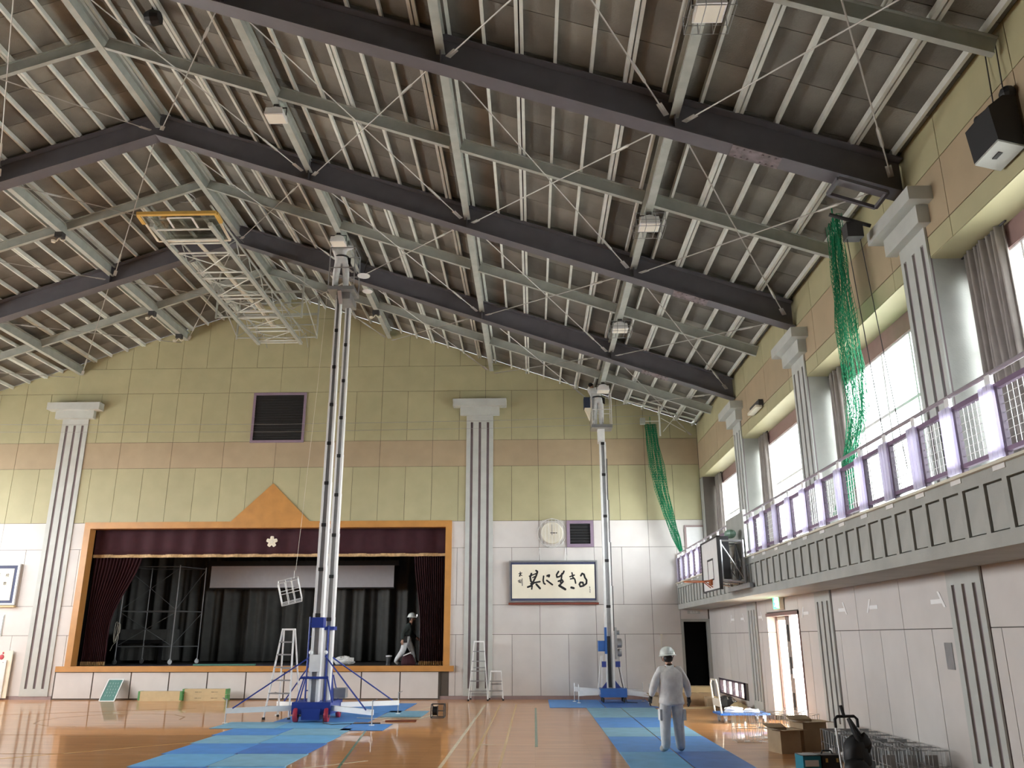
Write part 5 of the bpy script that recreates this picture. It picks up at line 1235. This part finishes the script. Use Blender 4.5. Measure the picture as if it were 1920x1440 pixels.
# ================================================================== PEOPLE
def skin(joints, edges, sub=2):
    names = list(joints); idx = {n: i for i, n in enumerate(names)}
    me = bpy.data.meshes.new('tmp'); me.from_pydata([joints[n][0] for n in names], [(idx[a], idx[b]) for a, b, _ in edges], []); o = bpy.data.objects.new('tmp', me); C.objects.link(o)
    md = o.modifiers.new('skin', 'SKIN'); md.use_smooth_shade = True
    for i, n in enumerate(names):
        r = joints[n][1]; s = me.skin_vertices[0].data[i]; s.radius = r if isinstance(r, tuple) else (r, r); s.use_root = (i == 0)
    sb = o.modifiers.new('sub', 'SUBSURF'); sb.levels = sub; sb.render_levels = sub
    bpy.context.view_layer.update(); dg = bpy.context.evaluated_depsgraph_get()
    out = bpy.data.meshes.new_from_object(o.evaluated_get(dg)); bpy.data.objects.remove(o); bpy.data.meshes.remove(me); return out
def person(label, loc, rz, J, cloth, h=1.0, gloves=None, helmet=True, face=True, extra=None):
    j = {'pelvis': ((0,0,.92), (.165,.14)), 'belly': ((0,0,1.05), (.17,.14)), 'chest': ((0,-.01,1.22), (.18,.15)), 'neckb': ((0,.0,1.37), (.075,.07)), 'neck': ((0,.02,1.43), .052),
         'head': ((0,.035,1.51), (.072,.085)), 'headt': ((0,.03,1.60), (.066,.078)),
         'shL': ((-.175,0,1.33), .088), 'elL': ((-.25,-.03,1.06), .074), 'wrL': ((-.27,.06,.83), .055), 'shR': ((.175,0,1.33), .088), 'elR': ((.25,-.03,1.06), .074), 'wrR': ((.27,.06,.83), .055),
         'hipL': ((-.095,0,.86), .125), 'knL': ((-.105,.02,.49), .102), 'anL': ((-.11,-.02,.10), .085), 'toeL': ((-.12,.14,.045), .048),
         'hipR': ((.095,0,.86), .125), 'knR': ((.105,.02,.49), .102), 'anR': ((.11,-.02,.10), .085), 'toeR': ((.12,.14,.045), .048)}
    for k, v in J.items(): j[k] = (v, j[k][1])
    top, leg, shoe, sk = cloth
    E = [('pelvis','belly',top), ('belly','chest',top), ('chest','neckb',top), ('neckb','neck',sk), ('neck','head',sk), ('head','headt',sk)]
    for s in 'LR': E += [('chest','sh'+s,top), ('sh'+s,'el'+s,top), ('el'+s,'wr'+s,top), ('pelvis','hip'+s,leg), ('hip'+s,'kn'+s,leg), ('kn'+s,'an'+s,leg), ('an'+s,'toe'+s,shoe)]
    me = skin(j, E); slots = [top, leg, shoe, sk]
    ml = []
    for m in slots:
        if m not in ml: ml.append(m); me.materials.append(M[m])
    me.materials.clear()
    for m in ml: me.materials.append(M[m])
    segs_ = [(Vector(j[a][0]), Vector(j[b][0]), m) for a, b, m in E]
    for p in me.polygons:
        c = p.center; best = None
        for a, b_, m in segs_:
            d = b_-a; t_ = max(0, min(1, (c-a).dot(d)/d.length_squared)); q = (c-(a+d*t_)).length
            if best is None or q < best[0]: best = (q, m)
        p.material_index = ml.index(best[1]); p.use_smooth = True
    t = thing('person', label, 'person', loc, rz)
    t.scale = (h, h, h)
    body = link('body', me, t)
    hd, ht = Vector(j['head'][0]), Vector(j['headt'][0])
    up_ = (ht-hd).normalized(); c = hd.lerp(ht, .45)
    if helmet:
        b = B(); prof = [(.134, -.02), (.130, .028), (.114, .08), (.080, .120), (.032, .139), (.004, .141)]; b.lathe(prof, (0,0,0), 20)
        b.v = [(x, y*1.18, z) for x, y, z in b.v]
        o = b.obj('helmet', 'helmet', t, loc=tuple(c+up_*.055), smooth=True); o.rotation_euler = Vector((0,0,1)).rotation_difference(up_).to_euler()
        b = B(); b.lathe([(.126, -.008), (.152, -.022), (.152, -.014), (.126, .006)], (0,0,0), 20); b.v = [(x, y*1.16+(.035 if y > .05 else 0), z) for x, y, z in b.v]; b.obj('helmet_brim', 'helmet', o, smooth=True)
        b = B(); b.tube([(-.12, 0, 0), (-.09, .03, -.09), (0, .06, -.145), (.09, .03, -.09), (.12, 0, 0)], .006, 5); b.obj('chin_strap', 'dark', o)
    b = B(); b.ball(c+Vector((0, -.035, -.01)), (.085, .075, .075), 12, 8); b.obj('hair', 'hair', t, smooth=True)
    b = B(); b.ball(c+Vector((0, .092, -.025)), (.014, .024, .02), 8, 6)
    for s in (-1, 1): b.ball(c+Vector((s*.082, .0, -.02)), (.014, .022, .032), 8, 6)
    b.obj('nose_and_ears', 'skin', t, smooth=True)
    b = B()
    for s in (-1, 1): b.ball(c+Vector((s*.031, .083, .0)), (.012, .007, .007), 8, 5)
    b.box(c.x-.022, c.x+.022, c.y+.076, c.y+.084, c.z-.068, c.z-.062); b.obj('eyes_and_mouth', 'dark', t)
    for s in 'LR':                                     # hands with five separate fingers
        w = Vector(j['wr'+s][0]); e = Vector(j['el'+s][0]); d = (w-e).normalized()
        side = d.cross(Vector((0, 1, 0.2))); side.normalize(); nrm = side.cross(d).normalized(); sg = -1 if s == 'L' else 1
        if side.x*sg > 0: side = -side                 # towards the body = thumb side swings forward
        b = B(); p = w+d*.075
        for k in range(5): pass
        b.tube([w-d*.01, w+d*.03, w+d*.07, w+d*.095], [.03, .036, .038, .030], 8)
        for k, (L, a) in enumerate(((.078, -.028), (.086, -.009), (.080, .010), (.062, .028))):
            r0 = w+d*.088+nrm*a; m1 = r0+d*L*.45+side*.010; m2 = r0+d*L*.8+side*.034; b.tube([r0-d*.02, r0, m1, m2], [.011, .011, .010, .008], 6)
        r0 = w+d*.03-nrm*.03; b.tube([r0, r0-nrm*.025+d*.025+side*.01, r0-nrm*.03+d*.06+side*.02], [.013, .012, .009], 6)
        b.obj('glove' if gloves else 'hand', gloves or 'skin', t, smooth=True)
    if extra: extra(t, j, c)
    return t
def belt(m='black', pouch=True):
    def f(t, j, c):
        p = Vector(j['pelvis'][0])
        b = B(); b.tube([(p.x+.182*math.cos(a), p.y+.165*math.sin(a), p.z+.08) for a in [2*PI*k/20 for k in range(20)]], .026, 6, True); o = b.obj('belt', m, t)
        if pouch: b = B(); b.box(p.x+.16, p.x+.25, p.y-.06, p.y+.05, p.z-.14, p.z+.06); b.obj('tool_pouch', 'black', o)
    return f
def jacket(t, j, c):
    rings = [(.77, .205, .165, 0), (.80, .222, .178, 0), (.84, .215, .170, 0), (.95, .205, .160, 0), (1.08, .215, .160, -.005), (1.20, .225, .160, -.01), (1.29, .215, .140, -.01), (1.345, .165, .115, 0), (1.385, .10, .09, .01), (1.415, .085, .08, .015), (1.42, .07, .065, .015)]
    N = 32; rr = random.Random(12); ph = [rr.uniform(0, 6) for _ in range(6)]; vs = []
    for z, a, b_, o in rings:
        for k in range(N):
            u = 2*PI*k/N; w = 1+.022*math.sin(5*u+z*16+ph[0])+.018*math.sin(9*u-z*23+ph[1])
            vs.append((a*math.cos(u)*w, o+b_*math.sin(u)*w, z+.008*math.sin(3*u+ph[2])))
    fs = [(i*N+k, i*N+(k+1) % N, (i+1)*N+(k+1) % N, (i+1)*N+k) for i in range(len(rings)-1) for k in range(N)]
    B().add(vs, fs+[tuple(reversed(range(N)))]).obj('jacket', 'workwear', t, smooth=True)
    b = B()
    for s in (-1, 1): b.box(s*.20-.03, s*.20+.03, -.075, .075, .52, .70)
    b.obj('cargo_pocket', 'trousers', t)
person('worker in pale grey workwear, white helmet and dark gloves, standing with back turned', (2.27, 14.78, .011), .10,
       {'elL': (-.30,-.03,1.10), 'wrL': (-.345,.05,.90), 'elR': (.29,-.02,1.09), 'wrR': (.325,.06,.88), 'knL': (-.13,.0,.48), 'anL': (-.145,-.03,.10), 'toeL': (-.19,.12,.045), 'hipL': (-.10,0,.86), 'knR': (.11,.02,.49), 'anR': (.125,.02,.10), 'toeR': (.17,.15,.045), 'head': (-.01,.05,1.50), 'headt': (-.015,.055,1.59)},
       ('workwear', 'trousers', 'shoe', 'skin'), h=.955, gloves='black', extra=jacket)
def hl(t, j, c):
    b = B(); b.box(c.x-.03, c.x+.03, c.y+.13, c.y+.16, c.z+.09, c.z+.13); o = b.obj('headlamp', 'dark', t); b = B().ball((c.x, c.y+.165, c.z+.11), (.024, .01, .022), 8, 6); b.obj('lens', 'headlamp', o)
    belt()(t, j, c)
person('worker in dark jacket and pale trousers striding across the stage with a lit headlamp', (-4.14, 28.05, OZ0), -PI/2,
       {'pelvis': (0,0,.86), 'belly': (0,.03,.99), 'chest': (0,.06,1.16), 'neckb': (0,.10,1.31), 'neck': (0,.13,1.37), 'head': (0,.16,1.45), 'headt': (0,.165,1.54), 'shL': (-.17,.08,1.27), 'shR': (.17,.08,1.27),
        'elL': (-.22,.12,1.0), 'wrL': (-.20,.30,.88), 'elR': (.24,-.10,1.04), 'wrR': (.24,-.10,.80), 'hipL': (-.09,.0,.80), 'knL': (-.10,.20,.46), 'anL': (-.10,.30,.09), 'toeL': (-.10,.44,.05), 'hipR': (.09,0,.80), 'knR': (.10,-.10,.45), 'anR': (.10,-.33,.13), 'toeR': (.10,-.20,.045)},
       ('jacket', 'trousers', 'shoe', 'skin'), h=.97, extra=hl)
person('worker with both arms raised in the basket of the nearer lift', (-5.02, 20.02, 10.58), .2,
       {'elL': (-.26,.16,1.42), 'wrL': (-.17,.24,1.66), 'elR': (.26,.16,1.42), 'wrR': (.15,.24,1.66), 'knL': (-.14,.03,.48), 'anL': (-.15,-.02,.10), 'toeL': (-.19,.12,.045), 'knR': (.14,.03,.48), 'anR': (.15,-.02,.10), 'toeR': (.19,.12,.045), 'belly': (-.03,0,1.04), 'chest': (-.08,0,1.19), 'neckb': (-.13,.02,1.33), 'neck': (-.16,.03,1.38), 'head': (-.20,.03,1.45), 'headt': (-.23,.01,1.53), 'shL': (-.25,0,1.27), 'shR': (.09,0,1.31)},
       ('workwear', 'trousers', 'shoe', 'skin'), h=.93, extra=belt())
person('worker in pale workwear with black belt in the basket of the farther lift', (2.12, 25.85, 8.28), -.15,
       {'elL': (-.27,.14,1.38), 'wrL': (-.14,.24,1.60), 'elR': (.27,.14,1.36), 'wrR': (.16,.26,1.55), 'belly': (-.03,0,1.04), 'chest': (-.08,0,1.19), 'neckb': (-.14,.02,1.33), 'neck': (-.17,.03,1.38), 'head': (-.21,.05,1.45), 'headt': (-.24,.04,1.53), 'shL': (-.26,0,1.27), 'shR': (.08,0,1.31)},
       ('workwear', 'trousers', 'shoe', 'skin'), h=.95, helmet=False, extra=belt())
